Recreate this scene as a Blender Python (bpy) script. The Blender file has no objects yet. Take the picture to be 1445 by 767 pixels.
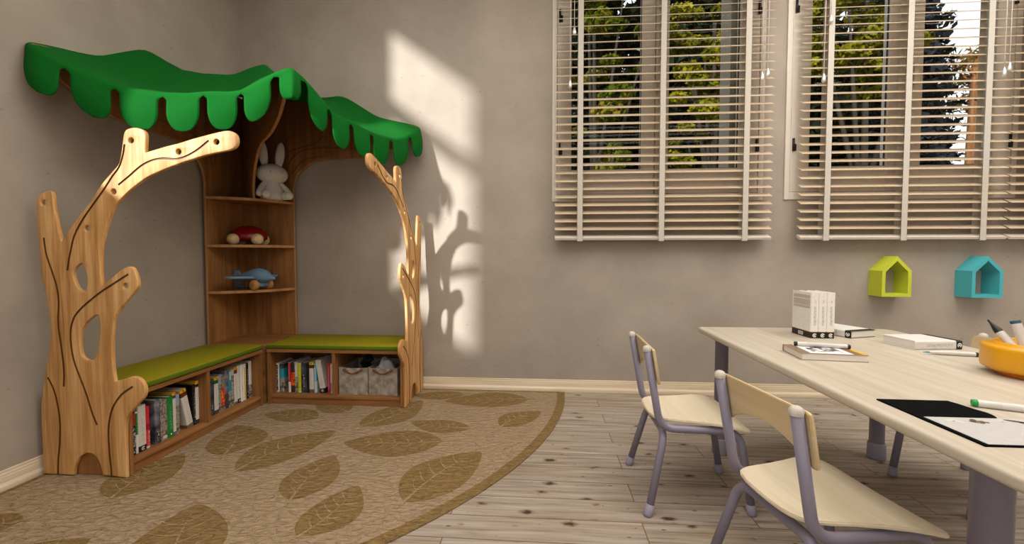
import bpy, bmesh, math, random
from mathutils import Vector, Matrix
random.seed(7)
PI = math.pi
S = bpy.context.scene
COL = S.collection

# ------------------------------------------------------------------ materials
def srgb(r, g, b):
    def f(c):
        c /= 255.0
        return c / 12.92 if c <= 0.04045 else ((c + 0.055) / 1.055) ** 2.4
    return (f(r), f(g), f(b), 1.0)

MATS = {}
def newmat(name):
    m = bpy.data.materials.new(name)
    m.use_nodes = True
    nt = m.node_tree
    return m, nt, nt.nodes, nt.links, nt.nodes['Principled BSDF']

def plain(name, rgb, rough=0.6, spec=0.4, metal=0.0, noise=0.06, scale=40.0, bump=0.0):
    """a lightly mottled single-colour material"""
    if name in MATS: return MATS[name]
    m, nt, N, L, P = newmat(name)
    c = srgb(*rgb)
    tc = N.new('ShaderNodeTexCoord'); nz = N.new('ShaderNodeTexNoise')
    nz.inputs['Scale'].default_value = scale; nz.inputs['Detail'].default_value = 4
    L.new(tc.outputs['Object'], nz.inputs['Vector'])
    rp = N.new('ShaderNodeValToRGB')
    rp.color_ramp.elements[0].position = 0.3; rp.color_ramp.elements[1].position = 0.7
    rp.color_ramp.elements[0].color = tuple(x * (1 - noise) for x in c[:3]) + (1,)
    rp.color_ramp.elements[1].color = tuple(min(1, x * (1 + noise)) for x in c[:3]) + (1,)
    L.new(nz.outputs['Fac'], rp.inputs['Fac']); L.new(rp.outputs['Color'], P.inputs['Base Color'])
    P.inputs['Roughness'].default_value = rough; P.inputs['Specular IOR Level'].default_value = spec
    P.inputs['Metallic'].default_value = metal
    if bump:
        bp = N.new('ShaderNodeBump'); bp.inputs['Strength'].default_value = bump; bp.inputs['Distance'].default_value = 0.002
        L.new(nz.outputs['Fac'], bp.inputs['Height']); L.new(bp.outputs['Normal'], P.inputs['Normal'])
    MATS[name] = m
    return m

def wood(name, dark, mid, light, axis='Z', rough=0.5, scale=1.0, spec=0.35, contrast=1.0):
    """straight-grained timber, grain along one local axis"""
    if name in MATS: return MATS[name]
    m, nt, N, L, P = newmat(name)
    tc = N.new('ShaderNodeTexCoord'); mp = N.new('ShaderNodeMapping')
    s = {'X': (1.2, 22, 22), 'Y': (22, 1.2, 22), 'Z': (22, 22, 1.2)}[axis]
    mp.inputs['Scale'].default_value = tuple(x * scale for x in s)
    L.new(tc.outputs['Object'], mp.inputs['Vector'])
    n1 = N.new('ShaderNodeTexNoise'); n1.inputs['Scale'].default_value = 1.0; n1.inputs['Detail'].default_value = 6; n1.inputs['Distortion'].default_value = 0.6
    n2 = N.new('ShaderNodeTexNoise'); n2.inputs['Scale'].default_value = 5.0; n2.inputs['Detail'].default_value = 8
    L.new(mp.outputs['Vector'], n1.inputs['Vector']); L.new(mp.outputs['Vector'], n2.inputs['Vector'])
    mx = N.new('ShaderNodeMath'); mx.operation = 'MULTIPLY_ADD'; mx.inputs[1].default_value = 0.35
    L.new(n2.outputs['Fac'], mx.inputs[0]); 
    m2 = N.new('ShaderNodeMath'); m2.operation = 'MULTIPLY'; m2.inputs[1].default_value = 0.65
    L.new(n1.outputs['Fac'], m2.inputs[0]); L.new(m2.outputs[0], mx.inputs[2])
    rp = N.new('ShaderNodeValToRGB'); e = rp.color_ramp.elements
    w = 0.2 / contrast
    e[0].position = 0.5 - w; e[0].color = srgb(*dark); e[1].position = 0.5 + w; e[1].color = srgb(*light)
    e.new(0.5).color = srgb(*mid)
    L.new(mx.outputs[0], rp.inputs['Fac']); L.new(rp.outputs['Color'], P.inputs['Base Color'])
    P.inputs['Roughness'].default_value = rough; P.inputs['Specular IOR Level'].default_value = spec
    bp = N.new('ShaderNodeBump'); bp.inputs['Strength'].default_value = 0.08; bp.inputs['Distance'].default_value = 0.002
    L.new(mx.outputs[0], bp.inputs['Height']); L.new(bp.outputs['Normal'], P.inputs['Normal'])
    MATS[name] = m
    return m

def speckle(name, cols, scale=60.0, rough=0.5, stretch=(1, 1, 1), detail=3.0):
    """blotchy several-colour print (photo covers, lettering-like marks, felt)"""
    if name in MATS: return MATS[name]
    m, nt, N, L, P = newmat(name)
    tc = N.new('ShaderNodeTexCoord'); mp = N.new('ShaderNodeMapping'); mp.inputs['Scale'].default_value = stretch
    L.new(tc.outputs['Object'], mp.inputs['Vector'])
    nz = N.new('ShaderNodeTexNoise'); nz.inputs['Scale'].default_value = scale; nz.inputs['Detail'].default_value = detail
    L.new(mp.outputs['Vector'], nz.inputs['Vector'])
    rp = N.new('ShaderNodeValToRGB'); e = rp.color_ramp.elements
    n = len(cols)
    pos = [0.33 + 0.34 * i / (n - 1) for i in range(n)]
    e[0].position = pos[0]; e[0].color = srgb(*cols[0]); e[1].position = pos[-1]; e[1].color = srgb(*cols[-1])
    for i in range(1, n - 1): e.new(pos[i]).color = srgb(*cols[i])
    L.new(nz.outputs['Fac'], rp.inputs['Fac']); L.new(rp.outputs['Color'], P.inputs['Base Color'])
    P.inputs['Roughness'].default_value = rough; P.inputs['Specular IOR Level'].default_value = 0.3
    MATS[name] = m
    return m

def wall_mat():
    m, nt, N, L, P = newmat('plaster')
    tc = N.new('ShaderNodeTexCoord')
    n1 = N.new('ShaderNodeTexNoise'); n1.inputs['Scale'].default_value = 2.2; n1.inputs['Detail'].default_value = 9; n1.inputs['Roughness'].default_value = 0.6
    L.new(tc.outputs['Object'], n1.inputs['Vector'])
    rp = N.new('ShaderNodeValToRGB'); e = rp.color_ramp.elements
    e[0].position = 0.3; e[0].color = srgb(*WALL_D); e[1].position = 0.7; e[1].color = srgb(*WALL_L)
    L.new(n1.outputs['Fac'], rp.inputs['Fac'])
    # small scuffs
    mp = N.new('ShaderNodeMapping'); mp.inputs['Rotation'].default_value = (0.3, 0.5, 0.4); mp.inputs['Scale'].default_value = (9, 9, 14)
    L.new(tc.outputs['Object'], mp.inputs['Vector'])
    vo = N.new('ShaderNodeTexVoronoi'); vo.inputs['Scale'].default_value = 1.0
    L.new(mp.outputs['Vector'], vo.inputs['Vector'])
    r2 = N.new('ShaderNodeValToRGB'); r2.color_ramp.elements[0].position = 0.03; r2.color_ramp.elements[0].color = (0.72, 0.72, 0.72, 1)
    r2.color_ramp.elements[1].position = 0.09; r2.color_ramp.elements[1].color = (1, 1, 1, 1)
    L.new(vo.outputs['Distance'], r2.inputs['Fac'])
    mx = N.new('ShaderNodeMix'); mx.data_type = 'RGBA'; mx.blend_type = 'MULTIPLY'; mx.inputs['Factor'].default_value = 1.0
    L.new(rp.outputs['Color'], mx.inputs['A']); L.new(r2.outputs['Color'], mx.inputs['B'])
    L.new(mx.outputs['Result'], P.inputs['Base Color'])
    P.inputs['Roughness'].default_value = 0.85; P.inputs['Specular IOR Level'].default_value = 0.2
    n2 = N.new('ShaderNodeTexNoise'); n2.inputs['Scale'].default_value = 26; n2.inputs['Detail'].default_value = 8
    L.new(tc.outputs['Object'], n2.inputs['Vector'])
    bp = N.new('ShaderNodeBump'); bp.inputs['Strength'].default_value = 0.16; bp.inputs['Distance'].default_value = 0.006
    L.new(n2.outputs['Fac'], bp.inputs['Height']); L.new(bp.outputs['Normal'], P.inputs['Normal'])
    return m

def floor_mat():
    m, nt, N, L, P = newmat('weathered_planks')
    tc = N.new('ShaderNodeTexCoord'); mp = N.new('ShaderNodeMapping'); mp.inputs['Location'].default_value = (0.37, 0.03, 0)
    L.new(tc.outputs['Object'], mp.inputs['Vector'])
    br = N.new('ShaderNodeTexBrick'); br.offset = 0.37; br.offset_frequency = 2; br.squash = 1.0
    br.inputs['Scale'].default_value = 1.0; br.inputs['Brick Width'].default_value = 1.15; br.inputs['Row Height'].default_value = 0.137
    br.inputs['Mortar Size'].default_value = 0.0022; br.inputs['Mortar Smooth'].default_value = 0.2; br.inputs['Bias'].default_value = 0.0
    br.inputs['Color1'].default_value = (0, 0, 0, 1); br.inputs['Color2'].default_value = (1, 1, 1, 1); br.inputs['Mortar'].default_value = (0.5, 0.5, 0.5, 1)
    L.new(mp.outputs['Vector'], br.inputs['Vector'])
    # grain along X, shifted from plank to plank
    sh = N.new('ShaderNodeVectorMath'); sh.operation = 'MULTIPLY_ADD'; sh.inputs[1].default_value = (7.3, 3.1, 0)
    L.new(br.outputs['Color'], sh.inputs[0]); L.new(tc.outputs['Object'], sh.inputs[2])
    mg = N.new('ShaderNodeMapping'); mg.inputs['Scale'].default_value = (2.3, 44, 1)
    L.new(sh.outputs['Vector'], mg.inputs['Vector'])
    g1 = N.new('ShaderNodeTexNoise'); g1.inputs['Scale'].default_value = 1.0; g1.inputs['Detail'].default_value = 9; g1.inputs['Distortion'].default_value = 0.5; g1.inputs['Roughness'].default_value = 0.62
    L.new(mg.outputs['Vector'], g1.inputs['Vector'])
    rp = N.new('ShaderNodeValToRGB'); e = rp.color_ramp.elements
    e[0].position = 0.28; e[0].color = srgb(*FL[0]); e[1].position = 0.74; e[1].color = srgb(*FL[2])
    e.new(0.47).color = srgb(*FL[1])
    L.new(g1.outputs['Fac'], rp.inputs['Fac'])
    # broad tone patches (yellowed / greyed)
    pt = N.new('ShaderNodeTexNoise'); pt.inputs['Scale'].default_value = 1.0; pt.inputs['Detail'].default_value = 4
    mt = N.new('ShaderNodeMapping'); mt.inputs['Scale'].default_value = (1.6, 11, 1)
    L.new(sh.outputs['Vector'], mt.inputs['Vector']); L.new(mt.outputs['Vector'], pt.inputs['Vector'])
    r3 = N.new('ShaderNodeValToRGB'); e3 = r3.color_ramp.elements
    e3[0].position = 0.3; e3[0].color = (0.84, 0.75, 0.63, 1); e3[1].position = 0.6; e3[1].color = (1.0, 1.0, 1.02, 1)
    L.new(pt.outputs['Fac'], r3.inputs['Fac'])
    m1 = N.new('ShaderNodeMix'); m1.data_type = 'RGBA'; m1.blend_type = 'MULTIPLY'; m1.inputs['Factor'].default_value = 0.8
    L.new(rp.outputs['Color'], m1.inputs['A']); L.new(r3.outputs['Color'], m1.inputs['B'])
    # knots
    mk = N.new('ShaderNodeMapping'); mk.inputs['Scale'].default_value = (4.2, 8.2, 1)
    L.new(sh.outputs['Vector'], mk.inputs['Vector'])
    kv = N.new('ShaderNodeTexVoronoi'); kv.voronoi_dimensions = '2D'; kv.inputs['Scale'].default_value = 1.0; kv.inputs['Randomness'].default_value = 1.0
    kn = N.new('ShaderNodeTexNoise'); kn.inputs['Scale'].default_value = 9; L.new(mk.outputs['Vector'], kn.inputs['Vector'])
    ka = N.new('ShaderNodeVectorMath'); ka.operation = 'MULTIPLY_ADD'; ka.inputs[1].default_value = (0.16, 0.16, 0)
    L.new(kn.outputs['Color'], ka.inputs[0]); L.new(mk.outputs['Vector'], ka.inputs[2]); L.new(ka.outputs['Vector'], kv.inputs['Vector'])
    rk = N.new('ShaderNodeValToRGB'); ek = rk.color_ramp.elements
    ek[0].position = 0.07; ek[0].color = (0.14, 0.11, 0.09, 1); ek[1].position = 0.17; ek[1].color = (1, 1, 1, 1); ek.new(0.11).color = (0.62, 0.52, 0.44, 1)
    def sparse(vor, keep):          # only some cells carry a mark, and of varying size
        sp = N.new('ShaderNodeSeparateColor'); L.new(vor.outputs['Color'], sp.inputs['Color'])
        lt = N.new('ShaderNodeMath'); lt.operation = 'GREATER_THAN'; lt.inputs[1].default_value = keep; L.new(sp.outputs[0], lt.inputs[0])
        sz = N.new('ShaderNodeMath'); sz.operation = 'MULTIPLY_ADD'; sz.inputs[1].default_value = 0.11; L.new(sp.outputs[1], sz.inputs[0]); L.new(vor.outputs['Distance'], sz.inputs[2])
        ad = N.new('ShaderNodeMath'); ad.operation = 'ADD'; L.new(lt.outputs[0], ad.inputs[0]); L.new(sz.outputs[0], ad.inputs[1])
        return ad.outputs[0]
    L.new(sparse(kv, 0.55), rk.inputs['Fac'])
    m2 = N.new('ShaderNodeMix'); m2.data_type = 'RGBA'; m2.blend_type = 'MULTIPLY'; m2.inputs['Factor'].default_value = 1.0
    L.new(m1.outputs['Result'], m2.inputs['A']); L.new(rk.outputs['Color'], m2.inputs['B'])
    mn = N.new('ShaderNodeMapping'); mn.inputs['Scale'].default_value = (9, 22, 1); mn.inputs['Rotation'].default_value = (0, 0, 0.25)
    L.new(sh.outputs['Vector'], mn.inputs['Vector'])
    nv = N.new('ShaderNodeTexVoronoi'); nv.voronoi_dimensions = '2D'; nv.inputs['Scale'].default_value = 1.0; L.new(mn.outputs['Vector'], nv.inputs['Vector'])
    rn = N.new('ShaderNodeValToRGB'); rn.color_ramp.elements[0].position = 0.06; rn.color_ramp.elements[0].color = (0.35, 0.3, 0.26, 1); rn.color_ramp.elements[1].position = 0.11; rn.color_ramp.elements[1].color = (1, 1, 1, 1)
    L.new(sparse(nv, 0.45), rn.inputs['Fac'])
    m3 = N.new('ShaderNodeMix'); m3.data_type = 'RGBA'; m3.blend_type = 'MULTIPLY'; m3.inputs['Factor'].default_value = 1.0
    L.new(m2.outputs['Result'], m3.inputs['A']); L.new(rn.outputs['Color'], m3.inputs['B']); m2 = m3
    # seams
    ms = N.new('ShaderNodeMix'); ms.data_type = 'RGBA'; ms.inputs['B'].default_value = srgb(92, 70, 50)
    fs = N.new('ShaderNodeMath'); fs.operation = 'MULTIPLY'; fs.inputs[1].default_value = 0.9
    L.new(br.outputs['Fac'], fs.inputs[0]); L.new(fs.outputs[0], ms.inputs['Factor'])
    L.new(m2.outputs['Result'], ms.inputs['A'])
    L.new(ms.outputs['Result'], P.inputs['Base Color'])
    P.inputs['Roughness'].default_value = 0.55; P.inputs['Specular IOR Level'].default_value = 0.35
    bp = N.new('ShaderNodeBump'); bp.inputs['Strength'].default_value = 0.25; bp.inputs['Distance'].default_value = 0.003
    L.new(g1.outputs['Fac'], bp.inputs['Height']); L.new(bp.outputs['Normal'], P.inputs['Normal'])
    return m

def rug_mat(name, rgb):
    m, nt, N, L, P = newmat(name)
    c = srgb(*rgb)
    tc = N.new('ShaderNodeTexCoord'); mp = N.new('ShaderNodeMapping'); mp.inputs['Scale'].default_value = (26, 52, 1); mp.inputs['Rotation'].default_value = (0, 0, 0.35)
    L.new(tc.outputs['Object'], mp.inputs['Vector'])
    nz = N.new('ShaderNodeTexNoise'); nz.inputs['Scale'].default_value = 1.0; nz.inputs['Detail'].default_value = 3; nz.inputs['Distortion'].default_value = 0.8
    L.new(mp.outputs['Vector'], nz.inputs['Vector'])
    rp = N.new('ShaderNodeValToRGB')
    rp.color_ramp.elements[0].position = 0.3; rp.color_ramp.elements[1].position = 0.7
    rp.color_ramp.elements[0].color = tuple(x * 0.86 for x in c[:3]) + (1,); rp.color_ramp.elements[1].color = tuple(x * 1.1 for x in c[:3]) + (1,)
    L.new(nz.outputs['Fac'], rp.inputs['Fac']); L.new(rp.outputs['Color'], P.inputs['Base Color'])
    P.inputs['Roughness'].default_value = 0.95; P.inputs['Specular IOR Level'].default_value = 0.1
    bp = N.new('ShaderNodeBump'); bp.inputs['Strength'].default_value = 1.0; bp.inputs['Distance'].default_value = 0.028
    L.new(nz.outputs['Fac'], bp.inputs['Height']); L.new(bp.outputs['Normal'], P.inputs['Normal'])
    return m

def glass_mat():
    m, nt, N, L, P = newmat('window_glass')
    N.remove(P); out = N['Material Output']
    tr = N.new('ShaderNodeBsdfTransparent'); tr.inputs['Color'].default_value = (0.93, 0.95, 0.94, 1)
    gl = N.new('ShaderNodeBsdfGlossy'); gl.inputs['Roughness'].default_value = 0.02
    fr = N.new('ShaderNodeFresnel'); fr.inputs['IOR'].default_value = 1.25
    mx = N.new('ShaderNodeMixShader')
    L.new(fr.outputs['Fac'], mx.inputs['Fac']); L.new(tr.outputs[0], mx.inputs[1]); L.new(gl.outputs[0], mx.inputs[2])
    L.new(mx.outputs[0], out.inputs['Surface'])
    return m

def leaf_mat(name, cols, transl=0.35):
    m, nt, N, L, P = newmat(name)
    N.remove(P); out = N['Material Output']
    tc = N.new('ShaderNodeTexCoord'); nz = N.new('ShaderNodeTexNoise'); nz.inputs['Scale'].default_value = 2.3; nz.inputs['Detail'].default_value = 6
    L.new(tc.outputs['Object'], nz.inputs['Vector'])
    rp = N.new('ShaderNodeValToRGB'); e = rp.color_ramp.elements
    e[0].position = 0.35; e[0].color = srgb(*cols[0]); e[1].position = 0.65; e[1].color = srgb(*cols[-1])
    for i in range(1, len(cols) - 1): e.new(0.35 + 0.3 * i / (len(cols) - 1)).color = srgb(*cols[i])
    L.new(nz.outputs['Fac'], rp.inputs['Fac'])
    d = N.new('ShaderNodeBsdfDiffuse'); t = N.new('ShaderNodeBsdfTranslucent'); mx = N.new('ShaderNodeMixShader'); mx.inputs['Fac'].default_value = transl
    L.new(rp.outputs['Color'], d.inputs['Color']); L.new(rp.outputs['Color'], t.inputs['Color'])
    L.new(d.outputs[0], mx.inputs[1]); L.new(t.outputs[0], mx.inputs[2]); L.new(mx.outputs[0], out.inputs['Surface'])
    return m

def emit_mat(name, rgb, strength):
    m, nt, N, L, P = newmat(name)
    P.inputs['Base Color'].default_value = srgb(*rgb)
    P.inputs['Emission Color'].default_value = srgb(*rgb); P.inputs['Emission Strength'].default_value = strength
    return m

# ------------------------------------------------------------------ object helpers
ROOTS = {}
def thing(name, label, cat, loc=(0, 0, 0), rz=0.0, group=None):
    o = bpy.data.objects.new(name, None); COL.objects.link(o)
    o.empty_display_size = 0.05
    o.location = loc; o.rotation_euler = (0, 0, rz)
    o['label'] = label; o['category'] = cat
    if group: o['group'] = group
    return o

def tag(o, label, cat, group=None, kind=None):
    o['label'] = label; o['category'] = cat
    if group: o['group'] = group
    if kind: o['kind'] = kind
    return o

def link_mesh(name, bm, mats, parent=None, world=False, smooth=False, label=None, origin=None):
    """one mesh object; with world=True the bmesh is in world coordinates and is moved into its parent's frame"""
    bmesh.ops.recalc_face_normals(bm, faces=bm.faces[:])
    if world and parent is not None:
        base = parent
        M = Matrix.Translation(base.location) @ base.rotation_euler.to_matrix().to_4x4()
        if base.parent is not None:
            b2 = base.parent
            M = (Matrix.Translation(b2.location) @ b2.rotation_euler.to_matrix().to_4x4()) @ M
        bmesh.ops.transform(bm, matrix=M.inverted(), verts=bm.verts[:])
    elif origin is not None:
        bmesh.ops.translate(bm, vec=-Vector(origin), verts=bm.verts[:])
    me = bpy.data.meshes.new(name); bm.to_mesh(me); bm.free()
    if not isinstance(mats, (list, tuple)): mats = [mats]
    for m in mats: me.materials.append(m)
    if smooth:
        for p in me.polygons: p.use_smooth = True
    o = bpy.data.objects.new(name, me); COL.objects.link(o)
    if parent is not None: o.parent = parent
    if origin is not None: o.location = origin
    if label: o['label'] = label
    return o

def structure(name, bm, mats, parent=None, world=False):
    o = link_mesh(name, bm, mats, parent, world)
    o['kind'] = 'structure'
    return o

def autosmooth(o, deg=35):
    me = o.data
    for p in me.polygons: p.use_smooth = True
    bm = bmesh.new(); bm.from_mesh(me)
    lim = math.radians(deg)
    for e in bm.edges:
        if len(e.link_faces) == 2: e.smooth = e.calc_face_angle(0) < lim
        else: e.smooth = False
    bm.to_mesh(me); bm.free()
    return o

def add_box(bm, x0, x1, y0, y1, z0, z1, mi=0, bevel=0.0, M=None):
    r = bmesh.ops.create_cube(bm, size=1.0)
    vs = r['verts']
    T = Matrix.Translation(((x0 + x1) / 2, (y0 + y1) / 2, (z0 + z1) / 2)) @ Matrix.Diagonal((abs(x1 - x0), abs(y1 - y0), abs(z1 - z0), 1))
    if M is not None: T = M @ T
    bmesh.ops.transform(bm, matrix=T, verts=vs)
    fs = list({f for v in vs for f in v.link_faces})
    for f in fs: f.material_index = mi
    if bevel > 0:
        es = list({e for v in vs for e in v.link_edges})
        res = bmesh.ops.bevel(bm, geom=es, offset=bevel, segments=2, affect='EDGES', profile=0.5)
        for f in res['faces']: f.material_index = mi
    return vs

def catmull(pts, n=8, closed=False):
    """smooth curve through points; a point given twice in a row stays a corner"""
    P = [Vector(p) for p in pts]; out = []
    m = len(P)
    rng = range(m) if closed else range(m - 1)
    for i in rng:
        p1 = P[i]; p2 = P[(i + 1) % m]
        if (p2 - p1).length < 1e-9: continue
        p0 = P[(i - 1) % m] if (closed or i > 0) else p1 * 2 - p2
        p3 = P[(i + 2) % m] if (closed or i + 2 < m) else p2 * 2 - p1
        if (p0 - p1).length < 1e-9: p0 = p1 - (p2 - p1) * 0.001
        if (p3 - p2).length < 1e-9: p3 = p2 + (p2 - p1) * 0.001
        # centripetal-ish: scale tangents by the segment
        d = (p2 - p1).length
        t1 = (p2 - p0); t1 = t1 / max(t1.length, 1e-9) * d
        t2 = (p3 - p1); t2 = t2 / max(t2.length, 1e-9) * d
        for k in range(n):
            t = k / n
            h00 = 2*t**3 - 3*t**2 + 1; h10 = t**3 - 2*t**2 + t; h01 = -2*t**3 + 3*t**2; h11 = t**3 - t**2
            out.append(p1 * h00 + t1 * h10 + p2 * h01 + t2 * h11)
    if not closed: out.append(P[-1])
    return out

def add_tube(bm, pts, r, seg=12, mi=0, caps=True, radii=None):
    pts = [Vector(p) for p in pts]
    n = len(pts); rings = []
    t = (pts[1] - pts[0]).normalized()
    up = Vector((0, 0, 1)) if abs(t.z) < 0.9 else Vector((1, 0, 0))
    nrm = t.cross(up).normalized()
    for i in range(n):
        tt = (pts[min(i + 1, n - 1)] - pts[max(i - 1, 0)]).normalized()
        nrm = (nrm - tt * nrm.dot(tt)).normalized()
        b = tt.cross(nrm)
        rr = radii[i] if radii else r
        rings.append([bm.verts.new(pts[i] + (nrm * math.cos(2*PI*k/seg) + b * math.sin(2*PI*k/seg)) * rr) for k in range(seg)])
    for a, b in zip(rings, rings[1:]):
        for k in range(seg):
            f = bm.faces.new((a[k], a[(k+1) % seg], b[(k+1) % seg], b[k])); f.material_index = mi; f.smooth = True
    if caps:
        for ring in (rings[0][::-1], rings[-1]):
            f = bm.faces.new(ring); f.material_index = mi
    return rings

def add_lathe(bm, prof, seg=32, mi=0, M=None):
    """prof: (r, z) from bottom to top"""
    rings = []
    for r, z in prof:
        if r < 1e-6: rings.append([bm.verts.new((0, 0, z))])
        else: rings.append([bm.verts.new((r*math.cos(2*PI*k/seg), r*math.sin(2*PI*k/seg), z)) for k in range(seg)])
    for a, b in zip(rings, rings[1:]):
        for k in range(seg):
            k2 = (k+1) % seg
            if len(a) == 1 and len(b) == 1: continue
            if len(a) == 1: f = bm.faces.new((a[0], b[k2], b[k]))
            elif len(b) == 1: f = bm.faces.new((a[k], a[k2], b[0]))
            else: f = bm.faces.new((a[k], a[k2], b[k2], b[k]))
            f.material_index = mi; f.smooth = True
    if M is not None:
        bmesh.ops.transform(bm, matrix=M, verts=[v for ring in rings for v in ring])

def add_ellipsoid(bm, c, rx, ry, rz, M=None, mi=0, u=24, v=16):
    r = bmesh.ops.create_uvsphere(bm, u_segments=u, v_segments=v, radius=1.0)
    T = Matrix.Translation(c) @ (M if M is not None else Matrix.Identity(4)) @ Matrix.Diagonal((rx, ry, rz, 1))
    bmesh.ops.transform(bm, matrix=T, verts=r['verts'])
    for f in {f for vv in r['verts'] for f in vv.link_faces}: f.material_index = mi; f.smooth = True

def plate(loops, thick, bevel, mapf, cuts=None, cut_w=0.009, cut_d=0.004, res=2, edge=None):
    """flat board from closed 2D loops (outline + holes) with rounded edges and routed grooves; mapf(u, v, w) places it, w=+thick/2 is the front"""
    cu = bpy.data.curves.new('board', 'CURVE'); cu.dimensions = '2D'; cu.fill_mode = 'BOTH'
    cu.extrude = thick / 2 - bevel; cu.bevel_depth = bevel; cu.bevel_resolution = res; cu.offset = -bevel
    for lp in loops:
        sp = cu.splines.new('POLY'); sp.points.add(len(lp) - 1)
        for p, q in zip(sp.points, lp): p.co = (q[0], q[1], 0, 1)
        sp.use_cyclic_u = True
    o = bpy.data.objects.new('board_tmp', cu); COL.objects.link(o)
    dg = bpy.context.evaluated_depsgraph_get(); dg.update()
    me = bpy.data.meshes.new_from_object(o.evaluated_get(dg))
    bpy.data.objects.remove(o)
    bm = bmesh.new(); bm.from_mesh(me); bpy.data.meshes.remove(me)
    bmesh.ops.remove_doubles(bm, verts=bm.verts[:], dist=1e-5)
    if cuts:
        me = bpy.data.meshes.new('board_tmp'); bmesh.ops.recalc_face_normals(bm, faces=bm.faces[:]); bm.to_mesh(me); bm.free()
        cb = bmesh.new()
        for c in cuts:
            c = [Vector((p[0], p[1])) for p in c]
            L_, R_ = [], []
            for i, p in enumerate(c):
                t = (c[min(i+1, len(c)-1)] - c[max(i-1, 0)]).normalized(); nn = Vector((-t.y, t.x)) * cut_w / 2
                L_.append(p + nn); R_.append(p - nn)
            lo, hi = thick/2 - cut_d, thick/2 + 0.02
            vs = [[cb.verts.new((q.x, q.y, z)) for q in side] for side, z in ((L_, lo), (R_, lo), (L_, hi), (R_, hi))]
            n = len(c)
            for i in range(n - 1):
                for a, b in ((0, 1), (1, 3), (3, 2), (2, 0)):
                    f = cb.faces.new((vs[a][i], vs[b][i], vs[b][i+1], vs[a][i+1])); f.material_index = 1
            for i in (0, n - 1):
                f = cb.faces.new((vs[0][i], vs[1][i], vs[3][i], vs[2][i])); f.material_index = 1
        bmesh.ops.recalc_face_normals(cb, faces=cb.faces[:])
        cm = bpy.data.meshes.new('cut_tmp'); cb.to_mesh(cm); cb.free()
        d0 = plain('tmp0', (1, 1, 1)); d1 = plain('tmp1', (2, 2, 2))
        for mm in (me, cm): mm.materials.append(d0); mm.materials.append(d1)
        a = bpy.data.objects.new('a_tmp', me); b = bpy.data.objects.new('b_tmp', cm); COL.objects.link(a); COL.objects.link(b)
        md = a.modifiers.new('cut', 'BOOLEAN'); md.operation = 'DIFFERENCE'; md.solver = 'EXACT'; md.use_self = True; md.object = b
        dg = bpy.context.evaluated_depsgraph_get(); dg.update()
        m2 = bpy.data.meshes.new_from_object(a.evaluated_get(dg))
        bm = bmesh.new(); bm.from_mesh(m2)
        bpy.data.objects.remove(a); bpy.data.objects.remove(b); bpy.data.meshes.remove(m2)
    if edge is not None:
        bm.normal_update()
        for f in bm.faces:
            if abs(f.normal.z) < 0.45 and f.material_index == 0: f.material_index = edge
    for v in bm.verts:
        v.co = Vector(mapf(v.co.x, v.co.y, v.co.z))
    return bm
P_A, P_B, P_C, SUN_E, SKY_E, EXPO = 92.0, 43.0, 20.0, 8.8, 1.6, -0.17
P_W = 7.0; P_L = 32.0
LAMP_C = (1.0, 0.985, 0.965); FILL_C = (1.0, 0.98, 0.96)
TREE_OUT = [(0.031,0.008),(0.031,0.008),(0.030,0.160),(0.031,0.312),(0.040,0.376),(0.062,0.482),(0.085,0.583),(0.095,0.647),(0.092,0.732),(0.079,0.825),(0.064,0.895),(0.058,1.006),(0.057,1.010),(0.052,1.140),(0.050,1.201),(0.050,1.234),(0.058,1.250),(0.074,1.265),(0.090,1.273),(0.110,1.279),(0.123,1.276),(0.130,1.261),(0.134,1.209),(0.144,1.148),(0.157,1.083),(0.165,1.055),(0.165,1.055),(0.195,1.095),(0.232,1.143),(0.278,1.195),(0.324,1.247),(0.343,1.277),(0.379,1.319),(0.420,1.360),(0.449,1.391),(0.459,1.421),(0.469,1.472),(0.477,1.515),(0.486,1.533),(0.504,1.541),(0.525,1.544),(0.551,1.540),(0.570,1.530),(0.579,1.511),(0.576,1.470),(0.574,1.437),(0.574,1.437),(0.628,1.451),(0.671,1.462),(0.720,1.472),(0.784,1.489),(0.847,1.504),(0.910,1.517),(0.943,1.522),(0.967,1.519),(0.986,1.505),(0.992,1.485),(0.989,1.464),(0.976,1.449),(0.949,1.440),(0.907,1.433),(0.845,1.421),(0.786,1.405),(0.718,1.385),(0.654,1.363),(0.582,1.334),(0.538,1.307),(0.494,1.276),(0.464,1.250),(0.433,1.220),(0.415,1.194),(0.396,1.159),(0.379,1.118),(0.366,1.078),(0.354,1.030),(0.349,0.989),(0.347,0.908),(0.351,0.864),(0.351,0.864),(0.386,0.888),(0.431,0.923),(0.458,0.939),(0.482,0.946),(0.497,0.940),(0.511,0.913),(0.519,0.881),(0.516,0.856),(0.497,0.832),(0.470,0.803),(0.439,0.771),(0.420,0.746),(0.403,0.719),(0.396,0.696),(0.388,0.627),(0.385,0.553),(0.388,0.484),(0.394,0.438),(0.394,0.438),(0.407,0.440),(0.439,0.449),(0.476,0.460),(0.508,0.454),(0.529,0.432),(0.537,0.403),(0.530,0.372),(0.509,0.349),(0.476,0.316),(0.453,0.288),(0.440,0.263),(0.435,0.213),(0.433,0.113),(0.432,0.005),(0.432,0.005),(0.319,0.012),(0.319,0.012),(0.312,0.048),(0.297,0.085),(0.277,0.105),(0.253,0.111),(0.228,0.103),(0.203,0.082),(0.183,0.043),(0.176,0.007),(0.176,0.007)]
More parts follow.
